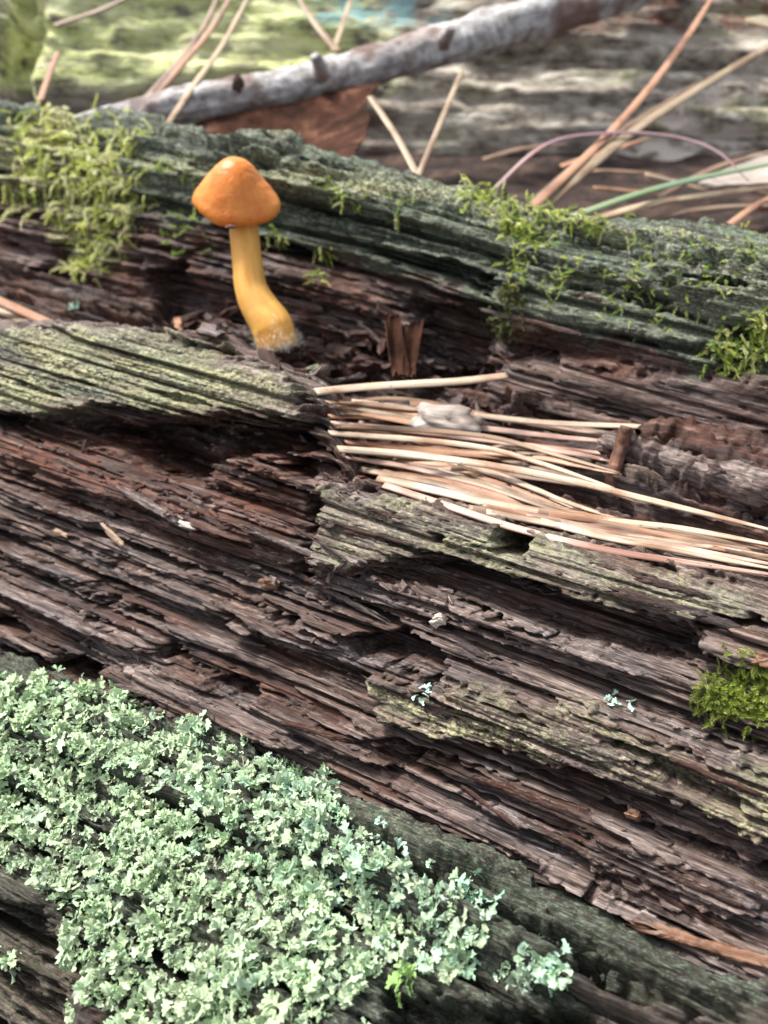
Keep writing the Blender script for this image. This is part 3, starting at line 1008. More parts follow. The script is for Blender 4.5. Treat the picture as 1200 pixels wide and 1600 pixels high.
G = 'dry pine needles bundled in the trough of the log'
needle([(493, 613, 100), (600, 603, 101), (700, 595, 102), (792, 584, 104)], 1.05, 'straw',
       'single straw pine needle sticking out past the ledge below the mushroom', tip=False)
bundle = [
    ([(520, 662, 104), (640, 674, 104), (780, 690, 103.5), (900, 708, 103), (965, 722, 103)], 1.0, 'pinkn'),
    ([(515, 676, 102), (640, 686, 101), (760, 702, 100), (850, 728, 98.5), (960, 765, 97)], 0.95, 'straw'),
    ([(528, 702, 100), (640, 712, 98.5), (780, 730, 96.5), (900, 752, 94.5), (1040, 788, 91.5), (1230, 836, 88)], 1.15, 'straw'),
    ([(590, 748, 96), (680, 768, 95), (780, 790, 93.5), (900, 806, 92), (1060, 822, 90), (1230, 856, 87)], 1.2, 'straw'),
    ([(600, 756, 95), (690, 786, 93.5), (800, 822, 91.5), (930, 852, 90), (1060, 874, 88), (1230, 902, 85.5)], 1.0, 'pinkn'),
    ([(700, 722, 99), (800, 752, 97), (880, 782, 95.5), (975, 812, 94)], 0.75, 'straw'),
    ([(740, 648, 108), (850, 660, 107), (980, 668, 105), (1095, 676, 103)], 1.0, 'straw'),
    ([(735, 668, 106), (850, 680, 105), (960, 692, 103.5)], 1.0, 'pinkn'),
    ([(520, 634, 107), (600, 640, 107), (680, 652, 107)], 0.9, 'rust'),
    ([(515, 650, 106), (620, 656, 106), (720, 676, 105)], 0.9, 'rust'),
    ([(540, 690, 104), (700, 704, 102.5), (840, 716, 101.5), (965, 738, 100)], 1.0, 'rust'),
    ([(600, 724, 101), (720, 748, 99.5), (850, 790, 97), (980, 815, 95), (1220, 862, 90)], 0.9, 'brownn'),
    ([(640, 700, 103), (760, 712, 102.5), (880, 742, 100), (1000, 790, 97)], 0.9, 'brownn'),
    ([(760, 800, 94), (900, 826, 92.5), (1050, 846, 91), (1230, 874, 88)], 0.85, 'straw'),
    ([(830, 812, 95), (960, 842, 92.8), (1080, 858, 91.2), (1230, 884, 88.5)], 0.9, 'pinkn'),
    ([(560, 640, 109), (640, 630, 110), (760, 645, 110)], 0.9, 'rust'),
    ([(780, 655, 109), (880, 668, 108), (1010, 690, 105)], 0.8, 'pinkn'),
    ([(540, 715, 101.5), (640, 730, 100), (760, 760, 98)], 0.9, 'pinkn'),
    ([(700, 640, 111), (820, 662, 110), (950, 684, 107)], 0.9, 'brownn'),
    ([(590, 662, 108), (700, 690, 106), (830, 704, 104.5)], 0.9, 'brownn'),
    ([(560, 700, 104), (660, 722, 103), (780, 735, 102), (930, 760, 99)], 0.95, 'rust'),
]
BL = [
    "pinkish needle running from the ledge to the twig stub, straight",
    "slim straw needle curving away above the long thick straw one",
    "long thick straw needle sweeping from the ledge across the twig foot, uppermost long one",
    "broad pale straw needle lying just above the lower ledge, thickest of the bundle",
    "pinkish needle lying lowest, along the edge of the lower ledge",
    "thin short straw needle crossing beneath the long thick ones",
    "pale needle farthest back, running to the wood block behind the twig",
    "pinkish needle just below the farthest pale one, ending at the twig",
    "rust needle in the gap between single needle and pale sheath, straight",
    "rust needle running from the ledge under the pale sheath",
    "rust needle between the two upper straw needles of the bundle",
    "long dull brown needle half hidden under the long thick straw needle",
    "dull brown needle bent under the slim curving straw one",
    "slender straw needle between the broad pale one and the lowest pinkish one",
    "pinkish needle squeezed just above the lowest one on the lower ledge",
    "short rust needle bowed upward behind the pale sheath",
    "short pinkish needle just behind the twig stub, under the farthest pale one",
    "short pinkish needle ending under the long thick straw needle near the ledge",
    "dull brown needle behind the pale sheath, running back towards the wood block",
    "short dull brown needle passing directly under the pale sheath",
    "rust needle lying under the long thick straw needle, deepest in the bundle"
]
for (pts, w, mt), lb in zip(bundle, BL):
    needle(pts, w * 0.78, mt, lb, G)
rb = random.Random(5)
for q in range(30):
    pts, w, mt = bundle[rb.randrange(len(bundle))]
    dy, dx, dd_, tw = rb.uniform(-12, 12), rb.uniform(-40, 40), rb.uniform(-0.4, 1.6), rb.uniform(-22, 22)
    pts2 = [(x + dx, y + dy + tw * k / len(pts), d + dd_) for k, (x, y, d) in enumerate(pts)]
    mt2 = ('straw', 'pinkn', 'rust', 'rust', 'brownn', 'brownn')[rb.randrange(6)]
    needle(pts2, rb.uniform(0.55, 0.8), mt2, {'straw': 'thin straw needle packed among the thicker ones of the bundle', 'pinkn': 'thin pinkish needle packed among the thicker ones of the bundle',
           'rust': 'thin rust needle packed among the thicker ones of the bundle', 'brownn': 'thin dull brown needle packed among the thicker ones of the bundle'}[mt2], G)
ld0, ld1 = surf(-20, 458)[0] - 1.6, surf(95, 500)[0] - 1.8
needle([(-60, 446, ld0 + 1), (20, 480, ld0 * 0.7 + ld1 * 0.3), (70, 502, ld0 * 0.3 + ld1 * 0.7), (125, 528, ld1)], 1.5, 'rust', 'reddish pine needle slanting down behind the mossy ledge', clamp=False)
needle([(-60, 462, ld0 - 1), (10, 490, ld0 - 2), (64, 514, ld1 - 2)], 1.3, 'straw', 'pale pine needle beside the reddish one behind the mossy ledge', clamp=False)
needle([(660, 290, 136), (620, 215, 142), (578, 152, 150)], 1.03, 'tan', 'left arm of the V of two pine needles behind the ridge', GB, tip=False)
needle([(646, 292, 136), (685, 200, 142), (722, 112, 150)], 0.90, 'tan', 'right arm of the V of two pine needles behind the ridge', GB, tip=False)
needle([(800, 352, 140), (960, 200, 152), (1060, 80, 172), (1130, -30, 190)], 1.38, 'rust', 'rust pine needle rising steeply beyond the green one, upper of two crossing', GB)
needle([(812, 356, 142), (960, 228, 150), (1090, 140, 168), (1260, 38, 184)], 1.79, 'tan', 'thick tan pine needle rising slantwise beyond the green one', GB)
needle([(790, 352, 144), (930, 232, 152), (1040, 160, 172), (1110, 120, 190)], 1.17, 'brownn', 'brown pine needle lying along the thick tan one', GB)
needle([(850, 352, 136), (980, 308, 136), (1090, 280, 142), (1260, 244, 150)], 1.17, 'greenn', 'green pine needle lying behind the log ridge', clamp=False)
needle([(870, 360, 138), (1020, 318, 138), (1120, 302, 144), (1260, 286, 150)], 1.31, 'tan', 'tan pine needle lying under the green needle', GB)
needle([(920, 364, 138), (1080, 330, 140), (1260, 320, 150)], 1.17, 'brownn', 'brown pine needle lowest of those behind the ridge', GB)
needle([(1110, 374, 138), (1180, 322, 140), (1260, 285, 150)], 1.10, 'rust', 'short rust pine needle ending at the ridge near the green one', GB)
needle([(258, 200, 150), (300, 138, 158), (350, 65, 168), (400, -30, 178)], 1.10, 'tan', 'slender tan pine needle crossing in front of the grey branch', GB)
needle([(238, 156, 168), (285, 100, 174), (330, 45, 180), (375, -30, 186)], 1.44, 'rust', 'rust pine needle, right of the pair leaning on the mossy log', GB)
needle([(225, 156, 170), (280, 95, 176), (320, 40, 182), (350, -30, 188)], 1.24, 'brownn', 'brown pine needle, left of the pair leaning on the mossy log', GB)
needle([(62, 158, 150), (75, 122, 158), (90, 82, 165)], 1.17, 'rust', 'short rust needle stub behind the bright moss tuft', GB, tip=False)
needle([(528, 80, 175), (495, 40, 182), (455, -20, 190)], 1.38, 'tan', 'pale pine needle leaning left off the grey branch', GB)
needle([(520, 80, 175), (535, 40, 182), (555, -20, 190)], 1.10, 'tan', 'pale pine needle leaning right off the grey branch', GB)
needle([(85, 40, 184), (150, 18, 186), (230, -20, 188)], 1.38, 'brownn', 'brown pine needle lying flat against the mossy log', GB)
needle([(1165, 32, 184), (1230, 48, 184)], 1.65, 'tan', 'short tan needle end poking over the mossy log', GB, tip=False)
needle([(750, 318, 146), (850, 228, 146), (950, 208, 150), (1050, 214, 152), (1120, 238, 150), (1170, 285, 146)], 0.76, 'purple',
       'thin purplish stem arching over behind the log', name='dry_stem', clamp=False)

rl = random.Random(12)
for q in range(9):
    x0, y0 = rl.uniform(700, 1180), rl.uniform(225, 330)
    a_ = rl.uniform(-0.5, 0.35)
    L_ = rl.uniform(70, 190)
    dl = 150 + (330 - y0) * 0.28
    needle([(x0, y0, dl), (x0 + L_ * 0.5, y0 + L_ * 0.5 * a_ - rl.uniform(0, 8), dl + 2), (x0 + L_, y0 + L_ * a_, dl + 4)], rl.uniform(0.9, 1.3), rl.choice(['brownn', 'brownn', 'rust', 'tan']),
           'loose needle of the litter between the ridge and the mossy log', GB)
# pale sheath at the root of the bundle
m0 = crumb_mesh(77, 3.4, 1.7, 0.8)
m0.materials.clear(); m0.materials.append(M['palen'])
m0.polygons.foreach_set('use_smooth', np.ones(len(m0.polygons), bool))
o = link('needle_sheath', m0, None)
place(o, at(694, 657, min(105.0, surf(694, 657)[0] - 0.4)), GU + 0.3 * GV, np.array([0, -0.5, 0.8]), (1, 1, 1))
tag(o, 'pale papery sheath lump at the head of the needle bundle', 'needle sheath')

# ---------------------------------------------------------------- branch, twig stub, leaf
t = NT('branch_bark')
g = t.attr('gr').outputs['Vector']
a = t.noise(t.mapped(g, (0.35, 0.5, 0.5)), 1.0, 5, 0.65)
b = t.noise(t.mapped(g, (0.08, 0.3, 0.3)), 1.0, 3, 0.5)
tcn = t.n('ShaderNodeTexCoord').outputs['Object']
a2 = t.noise(tcn, 420, 5, 0.65)
b2 = t.noise(tcn, 70, 3, 0.5)
c = t.ramp(a2, [(0.30, (0.12, 0.10, 0.095)), (0.44, (0.32, 0.30, 0.29)), (0.6, (0.55, 0.54, 0.535)), (0.75, (0.72, 0.71, 0.70))])
c = t.mix(t.rng(b2, 0.47, 0.60, 0, 0.85), c, (0.17, 0.09, 0.065))
t.bump(a2, 0.7, 0.001)
M['branch'] = t.set(Base_Color=c, Roughness=0.8)
br = [at(60, 215, 150), at(170, 190, 155), at(300, 160, 160), at(430, 138, 165), at(560, 108, 170), at(700, 68, 176), at(830, 28, 182), at(960, -10, 188), at(1090, -60, 194)]
root = empty('fallen_branch', br[0])
tag(root, 'grey weathered branch lying slantwise behind the log ridge', 'branch')
me, b0 = tube('stem', br, [1.5, 2.3, 2.9, 2.8, 3.4, 3.5, 4.2, 4.0, 4.1], 220, 36, 0.95, (0, -.3, 1), 0.34, 12)
o = link('stem', me, M['branch'], root)
o.matrix_basis = Matrix.Translation(Vector(W(b0)))
for sx_, sy_, sd_, ex, ez in [(505, 118, 164.5, -1.2, 3.4), (690, 68, 172.5, 1.6, 2.8)]:
    q0 = at(sx_, sy_, sd_)
    me, b0 = tube('twig_stub', [q0, q0 + np.array([ex * 0.6, -1.2, ez * 0.6]), q0 + np.array([ex, -1.8, ez])], [1.5, 1.1, 0.8], 20, 12, 1, (1, 0, 0), 0.4, 15)
    o = link('twig_stub', me, M['branch'], root)
    o.matrix_basis = Matrix.Translation(Vector(W(b0)))
kn = at(372, 132, 159)
me, b0 = tube('knot', [kn, kn + np.array([0.2, -1.4, 1.5])], [1.5, 1.2, 0.6], 16, 14, 0.7, (1, 0, 0), 0.8, 5)
o = link('knot', me, M['soil'], root)
o.matrix_basis = Matrix.Translation(Vector(W(b0)))

t = NT('twig_bark')
g = t.attr('gr').outputs['Vector']
a = t.noise(t.mapped(g, (0.9, 2.5, 1)), 1.0, 4, 0.6)
c = t.ramp(a, [(0.35, (0.035, 0.014, 0.009)), (0.55, (0.14, 0.06, 0.036)), (0.7, (0.30, 0.16, 0.10))])
t.bump(a, 0.6, 0.0003)
M['twig'] = t.set(Base_Color=c, Roughness=0.7)
me, b0 = tube('twig_stub', [at(950, 775, 96.5), at(958, 740, 96), at(970, 700, 96), at(980, 667, 95.5)], [0.75, 0.72, 0.70, 0.75], 40, 14, 1, (1, 0, 0), 0.3, 21)
o = link('twig_stub', me, M['twig']); o.location = W(b0)
tag(o, 'short upright broken brown twig stub beside the pine needles', 'twig')

t = NT('dead_leaf')
tcn = t.n('ShaderNodeTexCoord').outputs['Object']
a = t.noise(tcn, 240, 4, 0.6)
c = t.ramp(a, [(0.35, (0.022, 0.010, 0.006)), (0.55, (0.062, 0.027, 0.017)), (0.7, (0.14, 0.07, 0.045))])
t.bump(a, 0.5, 0.001)
M['leaf'] = t.set(Base_Color=c, Roughness=0.95, Specular_IOR_Level=0.1)


def sheet(name, corners, n, bend, seed, mat, label, cat, thick=0.25):
    """a curled leaf or flake between four corner points"""
    a, b, c, d = [np.asarray(q, float) for q in corners]
    x = np.linspace(0, 1, n)
    X, Y = np.meshgrid(x, x, indexing='ij')
    sh = 0.5 * (1 - (2 * X - 1) ** 2) * 0 + 1
    Pp = (a[None, None] * ((1 - X) * (1 - Y))[..., None] + b * (X * (1 - Y))[..., None] + c * (X * Y)[..., None] + d * ((1 - X) * Y)[..., None])
    nn = np.cross(b - a, d - a)
    nn /= np.linalg.norm(nn)
    hh = bend * (np.sin(X * np.pi) * np.sin(Y * np.pi)) + 0.12 * bend * fbm(X * 4, Y * 4, 3, seed)
    ex, ey = (b - a), (d - a)
    jx = 0.05 * gn(Y * 5, Y * 0 + seed, seed) * (np.abs(X - 0.5) * 2) ** 3
    jy = 0.10 * gn(X * 5, X * 0 + seed, seed + 1) * (np.abs(Y - 0.5) * 2) ** 3
    top = Pp + nn * hh[..., None] + ex * jx[..., None] + ey * jy[..., None]
    bot = top - nn * thick
    nvx = n * n
    f = grid_faces(n, n)
    rim = np.concatenate([np.arange(n) * n, (n - 1) * n + np.arange(1, n), (n - 2 - np.arange(n - 1)) * n + n - 1, np.arange(n - 2, 0, -1)])
    r2 = np.roll(rim, -1)
    side = np.stack([rim, r2, r2 + nvx, rim + nvx], -1)
    me = mesh_np(name, (np.concatenate([top.reshape(-1, 3), bot.reshape(-1, 3)]) - a) * MM, np.concatenate([f, f[:, ::-1] + nvx, side]))
    attr_vec(me, 'gr', np.concatenate([np.stack([X * 8, Y * 5, X * 0], -1).reshape(-1, 3)] * 2))
    o = link(name, me, M[mat])
    o.location = W(a)
    return tag(o, label, cat)


sheet('dead_leaf', [at(270, 200, 158), at(590, 130, 168), at(545, 262, 140), at(300, 262, 140)], 28, 4.0, 5, 'leaf',
      'curled brown dead leaf tucked under the grey branch', 'leaf')
sheet('bark_flake', [at(1090, 285, 152), at(1260, 215, 165), at(1260, 285, 150), at(1120, 292, 148)], 16, 1.5, 8, 'palen',
      'white papery flake lying among needles behind the ridge', 'bark flake')
M['scrap2'] = needle_material('dull_green', (0.14, 0.16, 0.10), (0.26, 0.28, 0.19), (0.1, 0.09, 0.06))
M['scrap'] = needle_material('green_scrap', (0.16, 0.30, 0.06), (0.34, 0.5, 0.16), (0.2, 0.3, 0.05))
sheet('leaf_scrap', [at(630, 756, 99), at(722, 745, 98.5), at(722, 754, 98), at(640, 764, 98)], 10, 0.6, 9, 'scrap',
      'small bright green leaf scrap under the pine needles', 'leaf')
for k, (cs, lb) in enumerate([
        ([at(600, 498, 116), at(622, 495, 116.5), at(640, 588, 113), at(612, 588, 113)], 'reddish bark flake standing below the back wall, taller of a pair'),
        ([at(632, 510, 116.5), at(662, 500, 117), at(648, 590, 113), at(630, 588, 113)], 'reddish bark flake standing below the back wall, shorter of a pair')]):
    sheet('bark_flake', cs, 12, 1.2, 30 + k, 'pinkbark' if 'pinkbark' in M else 'leaf', lb, 'bark flake', 0.5)
os_px = [(968, 1437), (1040, 1452), (1120, 1475), (1240, 1515)]
os_pts = [at(x, y, min(surf(x, y)[0] - 0.5, surf(968, 1437)[0] - 0.2 - 1.2 * k)) for k, (x, y) in enumerate(os_px)]
M['orangewood'] = needle_material('orange_wood', (0.12, 0.05, 0.026), (0.28, 0.16, 0.10), (0.06, 0.025, 0.014))
me = SPL[3].copy()
me.materials.clear()
me.materials.append(M['orangewood'])
o = link('wood_splinter', me, None)
place(o, (os_pts[0] + os_pts[-1]) / 2, os_pts[-1] - os_pts[0], np.array([0, -0.5, 0.85]), (np.linalg.norm(os_pts[-1] - os_pts[0]) / 14.5, 0.75, 0.85))
tag(o, 'orange-brown wood splinter wedged in the slit behind the front ridge', 'splinter')

# loose chips lying on the face
def chip(pts, rad, mat, label, seed, flat=0.35):
    Q = []
    for x, y in pts:
        d, p, n0 = surf(x, y, 7.0)
        Q.append(at(x, y, d - rad * flat))
    Q = [Q[0], Q[0] * 0.5 + Q[-1] * 0.5, Q[-1]]
    L = np.linalg.norm(Q[2] - Q[0])
    m0 = crumb_mesh(seed, L / 3.4, rad * 0.62, rad * flat)
    m0.materials.clear()
    m0.materials.append(M[mat])
    o = link('wood_chip', m0, None)
    d, p, n0 = surf((pts[0][0] + pts[-1][0]) / 2, (pts[0][1] + pts[-1][1]) / 2, 7.0)
    place(o, Q[1], Q[2] - Q[0], n0 + np.array([0, -0.5, 0.8]), (1, 1, 1))
    return tag(o, label, 'wood chip')


chip([(272, 812), (312, 829)], 0.45, 'palen', 'pale flat wood chip with a white broken end on the brown face', 61)
chip([(152, 812), (202, 862)], 0.30, 'brownn', 'thin tan stick lying aslant the grain on the brown face', 62, 0.7)
chip([(672, 975), (700, 962)], 0.62, 'palen', 'small whitish chip above the dark cavity left of the slab', 63, 0.7)
chip([(400, 908), (445, 915)], 0.65, 'orangewood', 'reddish brown chip at the foot of the vertical crack', 64, 0.5)
chip([(972, 1264), (1008, 1278)], 0.55, 'orangewood', 'little orange-brown wood chip on the pinkish fibres', 65, 0.6)
chip([(1170, 1028), (1225, 1040)], 0.8, 'orangewood', 'orange wood chip resting above the green moss cushion', 66, 0.6)
chip([(275, 492), (283, 528)], 0.7, 'rust', 'rust coloured chip standing in the trough behind the mossy ledge', 67, 0.5)
chip([(80, 828), (108, 838)], 0.4, 'brownn', 'short brown chip near the thin tan stick', 68, 0.5)
chip([(470, 592), (515, 575)], 1.0, 'scrap2', 'dull green-grey pebble-like chip beside the needle tip at the ledge', 69, 0.6)

# ---------------------------------------------------------------- mushroom
def mushroom():
    t = NT('cap_skin')
    tc = t.n('ShaderNodeTexCoord').outputs['Object']
    a = t.noise(tc, 260, 4, 0.6)
    b = t.noise(tc, 1500, 3, 0.6)
    c = t.mix(t.rng(a, 0.35, 0.65), (0.66, 0.195, 0.025), (0.76, 0.285, 0.055))
    streak = t.noise(t.mapped(tc, (700, 700, 160)), 1.0, 4, 0.65)
    c = t.mix(t.rng(streak, 0.5, 0.72, 0, 0.55), c, (0.50, 0.115, 0.012))
    speck = t.noise(tc, 1900, 2, 0.5)
    c = t.mix(t.rng(speck, 0.70, 0.76, 0, 0.6), c, (0.22, 0.07, 0.02))
    t.bump(t.math('ADD', b, t.math('MULTIPLY', streak, 0.8)), 0.35, 0.0003)
    cap_m = t.set(Base_Color=c, Roughness=0.43, Specular_IOR_Level=0.45, Subsurface_Weight=0.35, Subsurface_Scale=0.0015)
    t.b.inputs['Subsurface Radius'].default_value = (1.0, 0.45, 0.12)
    t = NT('stem_skin')
    g = t.attr('gr').outputs['Vector']
    a = t.noise(t.mapped(g, (0.25, 2.6, 1)), 1.0, 4, 0.6)
    b = t.noise(g, 5.0, 3, 0.6)
    hgt = t.n('ShaderNodeSeparateXYZ')
    t.l(g, hgt.inputs[0])
    c = t.mix(t.rng(a, 0.3, 0.7), (0.68, 0.32, 0.05), (0.80, 0.46, 0.12))
    c = t.mix(t.rng(hgt.outputs[0], 14.5, 19.0, 0, 0.75), c, (0.88, 0.66, 0.36))
    t.bump(t.math('ADD', a, b), 0.3, 0.0002)
    stem_m = t.set(Base_Color=c, Roughness=0.6, Subsurface_Weight=0.35, Subsurface_Scale=0.0015)
    t.b.inputs['Subsurface Radius'].default_value = (1.0, 0.5, 0.15)
    d0 = 117.0
    sp = [(436, 545, d0 + 0.5), (426, 512, d0), (409, 484, d0), (393, 452, d0), (386, 410, d0), (381, 355, d0 + 0.5), (375, 310, d0 + 1)]
    Q = [at(*p) for p in sp]
    root = empty('mushroom', Q[0])
    tag(root, 'small orange mushroom with domed cap and bent yellow stem growing from the log', 'mushroom')
    me, b0 = tube('stem', Q, [2.3, 2.6, 2.3, 2.0, 1.82, 1.8, 1.95], 70, 26, 1.0, (1, 0, 0), 0.07, 0)
    o = link('stem', me, stem_m, root)
    o.matrix_basis = Matrix.Translation(Vector(W(b0)))
    # cap: surface of revolution, slightly lopsided; profile runs from the crown over the rolled rim to the stem
    pr = [(0.0, 7.4), (0.9, 7.25), (1.75, 6.75), (2.55, 5.9), (3.3, 4.85), (4.05, 3.7), (4.75, 2.5), (5.3, 1.45), (5.42, 0.7), (5.15, 0.1), (4.5, -0.25),
          (3.6, -0.2), (2.8, 0.25), (2.1, 0.7), (1.6, 1.0), (1.2, 1.1)]
    C = spline([(x, z, 0) for x, z in pr], 70)
    m = 64
    a = np.linspace(0, 2 * np.pi, m, endpoint=False)
    r, z = C[:, 0][:, None], C[:, 1][:, None]
    r = np.clip(r, 0.001, None)
    low = 1 - sstep(1.5, 5.5, z)
    lob = 1 + low * (0.05 * np.cos(a - 0.2) + 0.045 * np.cos(2 * a + 0.6) + 0.09 * np.exp(-((((a + 0.35 + np.pi) % (2 * np.pi)) - np.pi) / 0.35) ** 2))
    zz = z + low * (0.32 * np.sin(a * 2 + 1) + 0.12 * np.sin(a * 5 + 2) - 0.35 * np.exp(-((((a - 4.3) + np.pi) % (2 * np.pi) - np.pi) / 0.6) ** 2))
    skew = -0.35
    V = np.stack([r * lob * np.cos(a) + skew * (1 - z / 7) , r * lob * np.sin(a) + 0 * z, zz + 0 * a], -1)
    V += 0.11 * fbm(V[..., 0] / 1.5 + 9, V[..., 1] / 1.5 + V[..., 2], 3, 501)[..., None]
    capc = at(369, 325, d0 + 0.5)
    tiltm = np.array(Matrix.Rotation(math.radians(5), 3, 'Y') @ Matrix.Rotation(math.radians(8), 3, 'X'))
    V = (V.reshape(-1, 3) * np.array([0.93, 0.93, 0.83])) @ tiltm.T
    n = 70
    F = [(i * m + j, (i + 1) * m + j, (i + 1) * m + (j + 1) % m, i * m + (j + 1) % m) for i in range(n - 1) for j in range(m)]
    me = mesh_np('cap', V * MM, F)
    o = link('cap', me, cap_m, root)
    o.matrix_basis = Matrix.Translation(Vector(W(capc)))
    o.matrix_parent_inverse = root.matrix_world.inverted()
    cap_o = o
    # gills: thin radial plates under the rim
    gv, gf = [], []
    for k in range(46):
        an = 2 * math.pi * k / 46
        ca, sa = math.cos(an), math.sin(an)
        b = len(gv)
        for (rr, z0, z1) in [(1.7, 0.75, 1.6), (2.6, 0.1, 1.0), (3.5, -0.25, 0.5), (4.4, -0.3, 0.1)]:
            gv += [(rr * ca + skew, rr * sa, z0 - 0.1), (rr * ca + skew, rr * sa, z1)]
        for q in range(3):
            gf.append((b + 2 * q, b + 2 * q + 2, b + 2 * q + 3, b + 2 * q + 1))
    gvn = (np.array(gv) * np.array([0.93, 0.93, 0.83])) @ tiltm.T
    t = NT('gill')
    gm = t.set(Base_Color=(0.62, 0.28, 0.05, 1), Roughness=0.7)
    o = link('gills', mesh_np('gills', gvn * MM, gf, False), gm, cap_o)
    # white fuzz at the foot
    r = np.random.default_rng(9)
    hv, hf = [], []
    Cs = spline(Q, 70)
    for k in range(1500):
        i = int(abs(r.normal(0, 5.0)))
        if i > 30: continue
        an = r.random() * 2 * math.pi
        T = Cs[i + 1] - Cs[i]
        T /= np.linalg.norm(T)
        B = np.cross(T, [1, 0, 0]); B /= np.linalg.norm(B)
        N2 = np.cross(B, T)
        dr = math.cos(an) * B + math.sin(an) * N2
        p0 = Cs[i] + dr * 2.2
        dr2 = dr + r.normal(0, 0.45, 3)
        L = 0.5 + 0.8 * r.random()
        sd_ = np.cross(dr2, T); sd_ /= np.linalg.norm(sd_) + 1e-9
        b = len(hv)
        mid = p0 + dr2 * L * 0.55 + r.normal(0, 0.1, 3)
        hv += [p0 - sd_ * 0.022, p0 + sd_ * 0.022, mid + sd_ * 0.018, mid - sd_ * 0.018, p0 + dr2 * L]
        hf += [(b, b + 1, b + 2), (b, b + 2, b + 3), (b + 3, b + 2, b + 4)]
    t = NT('fuzz')
    fm = t.set(Base_Color=(0.8, 0.78, 0.72, 1), Roughness=0.9)
    o = link('foot_fuzz', mesh_np('foot_fuzz', (np.array(hv) - Q[0]) * MM, hf, False), fm, root)
    o['kind'] = 'stuff'
    o.matrix_basis = Matrix.Translation(Vector(W(Q[0])))
    # crumb of dirt stuck to the rim
    cp = at(361, 354, d0 - 3.4)
    me, b0 = tube('dirt_speck', [cp - [0.7, 0, 0.1], cp, cp + [0.6, 0, -0.15]], [0.15, 0.38, 0.2], 14, 10, 0.7, (0, 0, 1), 0.4, 6)
    o = link('dirt_speck', me, M['twig'], cap_o)
    o.matrix_basis = Matrix.Translation(Vector(W(b0)))
    o.matrix_parent_inverse = (root.matrix_world @ root.matrix_world.inverted() @ Matrix.Translation(Vector(W(capc)))).inverted()


mushroom()

# ---------------------------------------------------------------- lichen
def squamule(k):
    r = np.random.default_rng(700 + k)
    nr, na = 4, 13
    lob = r.integers(3, 6)
    fan = math.radians(r.uniform(50, 85))
    rr = np.linspace(0.03, 1, nr)
    aa = np.linspace(-1, 1, na)
    R, A = np.meshgrid(rr, aa, indexing='ij')
    ph = r.random() * 6
    notch = np.abs(np.cos(A * lob * math.pi / 2 + ph))
    out = 0.52 + 0.48 * notch ** 0.45 * (0.8 + 0.2 * np.sin(A * 5 + ph))
    prof_r = R * (1 - (1 - out) * R ** 1.5)
    ang = A * fan * (0.35 + 0.65 * R)
    x = prof_r * np.cos(ang)
    y = prof_r * np.sin(ang) * 1.05
    z = 0.45 * R ** 2 * r.uniform(0.3, 1.3) + 0.16 * R ** 2 * np.sin(A * lob * math.pi + ph) + 0.10 * np.cos(A * 2 + ph) - 0.22 * np.clip(R - 0.72, 0, 1) * r.uniform(0, 4)
    return np.stack([x, y, z], -1).reshape(-1, 3), grid_faces(nr, na)


SQ = [squamule(k) for k in range(12)]


def squamules(name, pos, nrm, heads, sizes, tints):
    VV, FF, CC = [], [], []
    b = 0
    r = np.random.default_rng(3)
    for p, n, h, s, c in zip(pos, nrm, heads, sizes, tints):
        v, f = SQ[r.integers(len(SQ))]
        n = n / np.linalg.norm(n)
        x = h - n * (h @ n)
        x /= np.linalg.norm(x) + 1e-9
        y = np.cross(n, x)
        q = v[:, :1] * x * s + v[:, 1:2] * y * s + v[:, 2:] * n * s + p
        VV.append(q)
        FF.append(f + b)
        b += len(v)
        rim = np.repeat(np.linspace(0, 1, 4), 13)[:, None]
        CC.append(np.concatenate([c * (0.86 + 0.2 * rim), np.ones((len(v), 1))], 1))
    me = mesh_np(name, W(np.concatenate(VV)), np.concatenate(FF))
    attr_col(me, 'tint', np.concatenate(CC))
    return link(name, me, M['lichen'])


def lichen_tint(px, py, r):
    blue = np.clip((px - 380) / 600 + (1250 - py) / 400 * 0.5 + r.normal(0, 0.25), 0, 1)
    a, b = np.array([0.56, 0.695, 0.475]), np.array([0.475, 0.735, 0.655])
    c = a * (1 - blue) + b * blue
    return np.clip(c * r.uniform(0.78, 1.12) * r.normal(1, 0.03, 3), 0, 0.85)


lich_poly = np.array([(-80, 1045), (0, 1062), (150, 1078), (300, 1130), (440, 1182), (530, 1240), (545, 1275), (620, 1310), (690, 1345), (680, 1375), (780, 1430),
                      (880, 1495), (885, 1530), (820, 1545), (740, 1532), (640, 1500), (575, 1540), (590, 1640), (300, 1700), (125, 1660), (135, 1560),
                      (120, 1480), (70, 1395), (0, 1350), (-80, 1330)], float)
U, S, P, N = FR[:4]
px, py, dd = proj(P)
sdl = sdpoly(px, py, lich_poly)
hole = fbm(U / 3.2, S / 2.6, 3, 610)
right = sstep(420, 800, px + 0.5 * (py - 1300))
keep = (sdl + 22 * gn(U / 2.2, S / 2.0, 612) < 0) & (hole < 0.27 - 0.12 * right) & (px > -140) & (py < 1720)
idx = np.argwhere(keep)
r = np.random.default_rng(11)
pos, nrm, hd, sz, tn = [], [], [], [], []
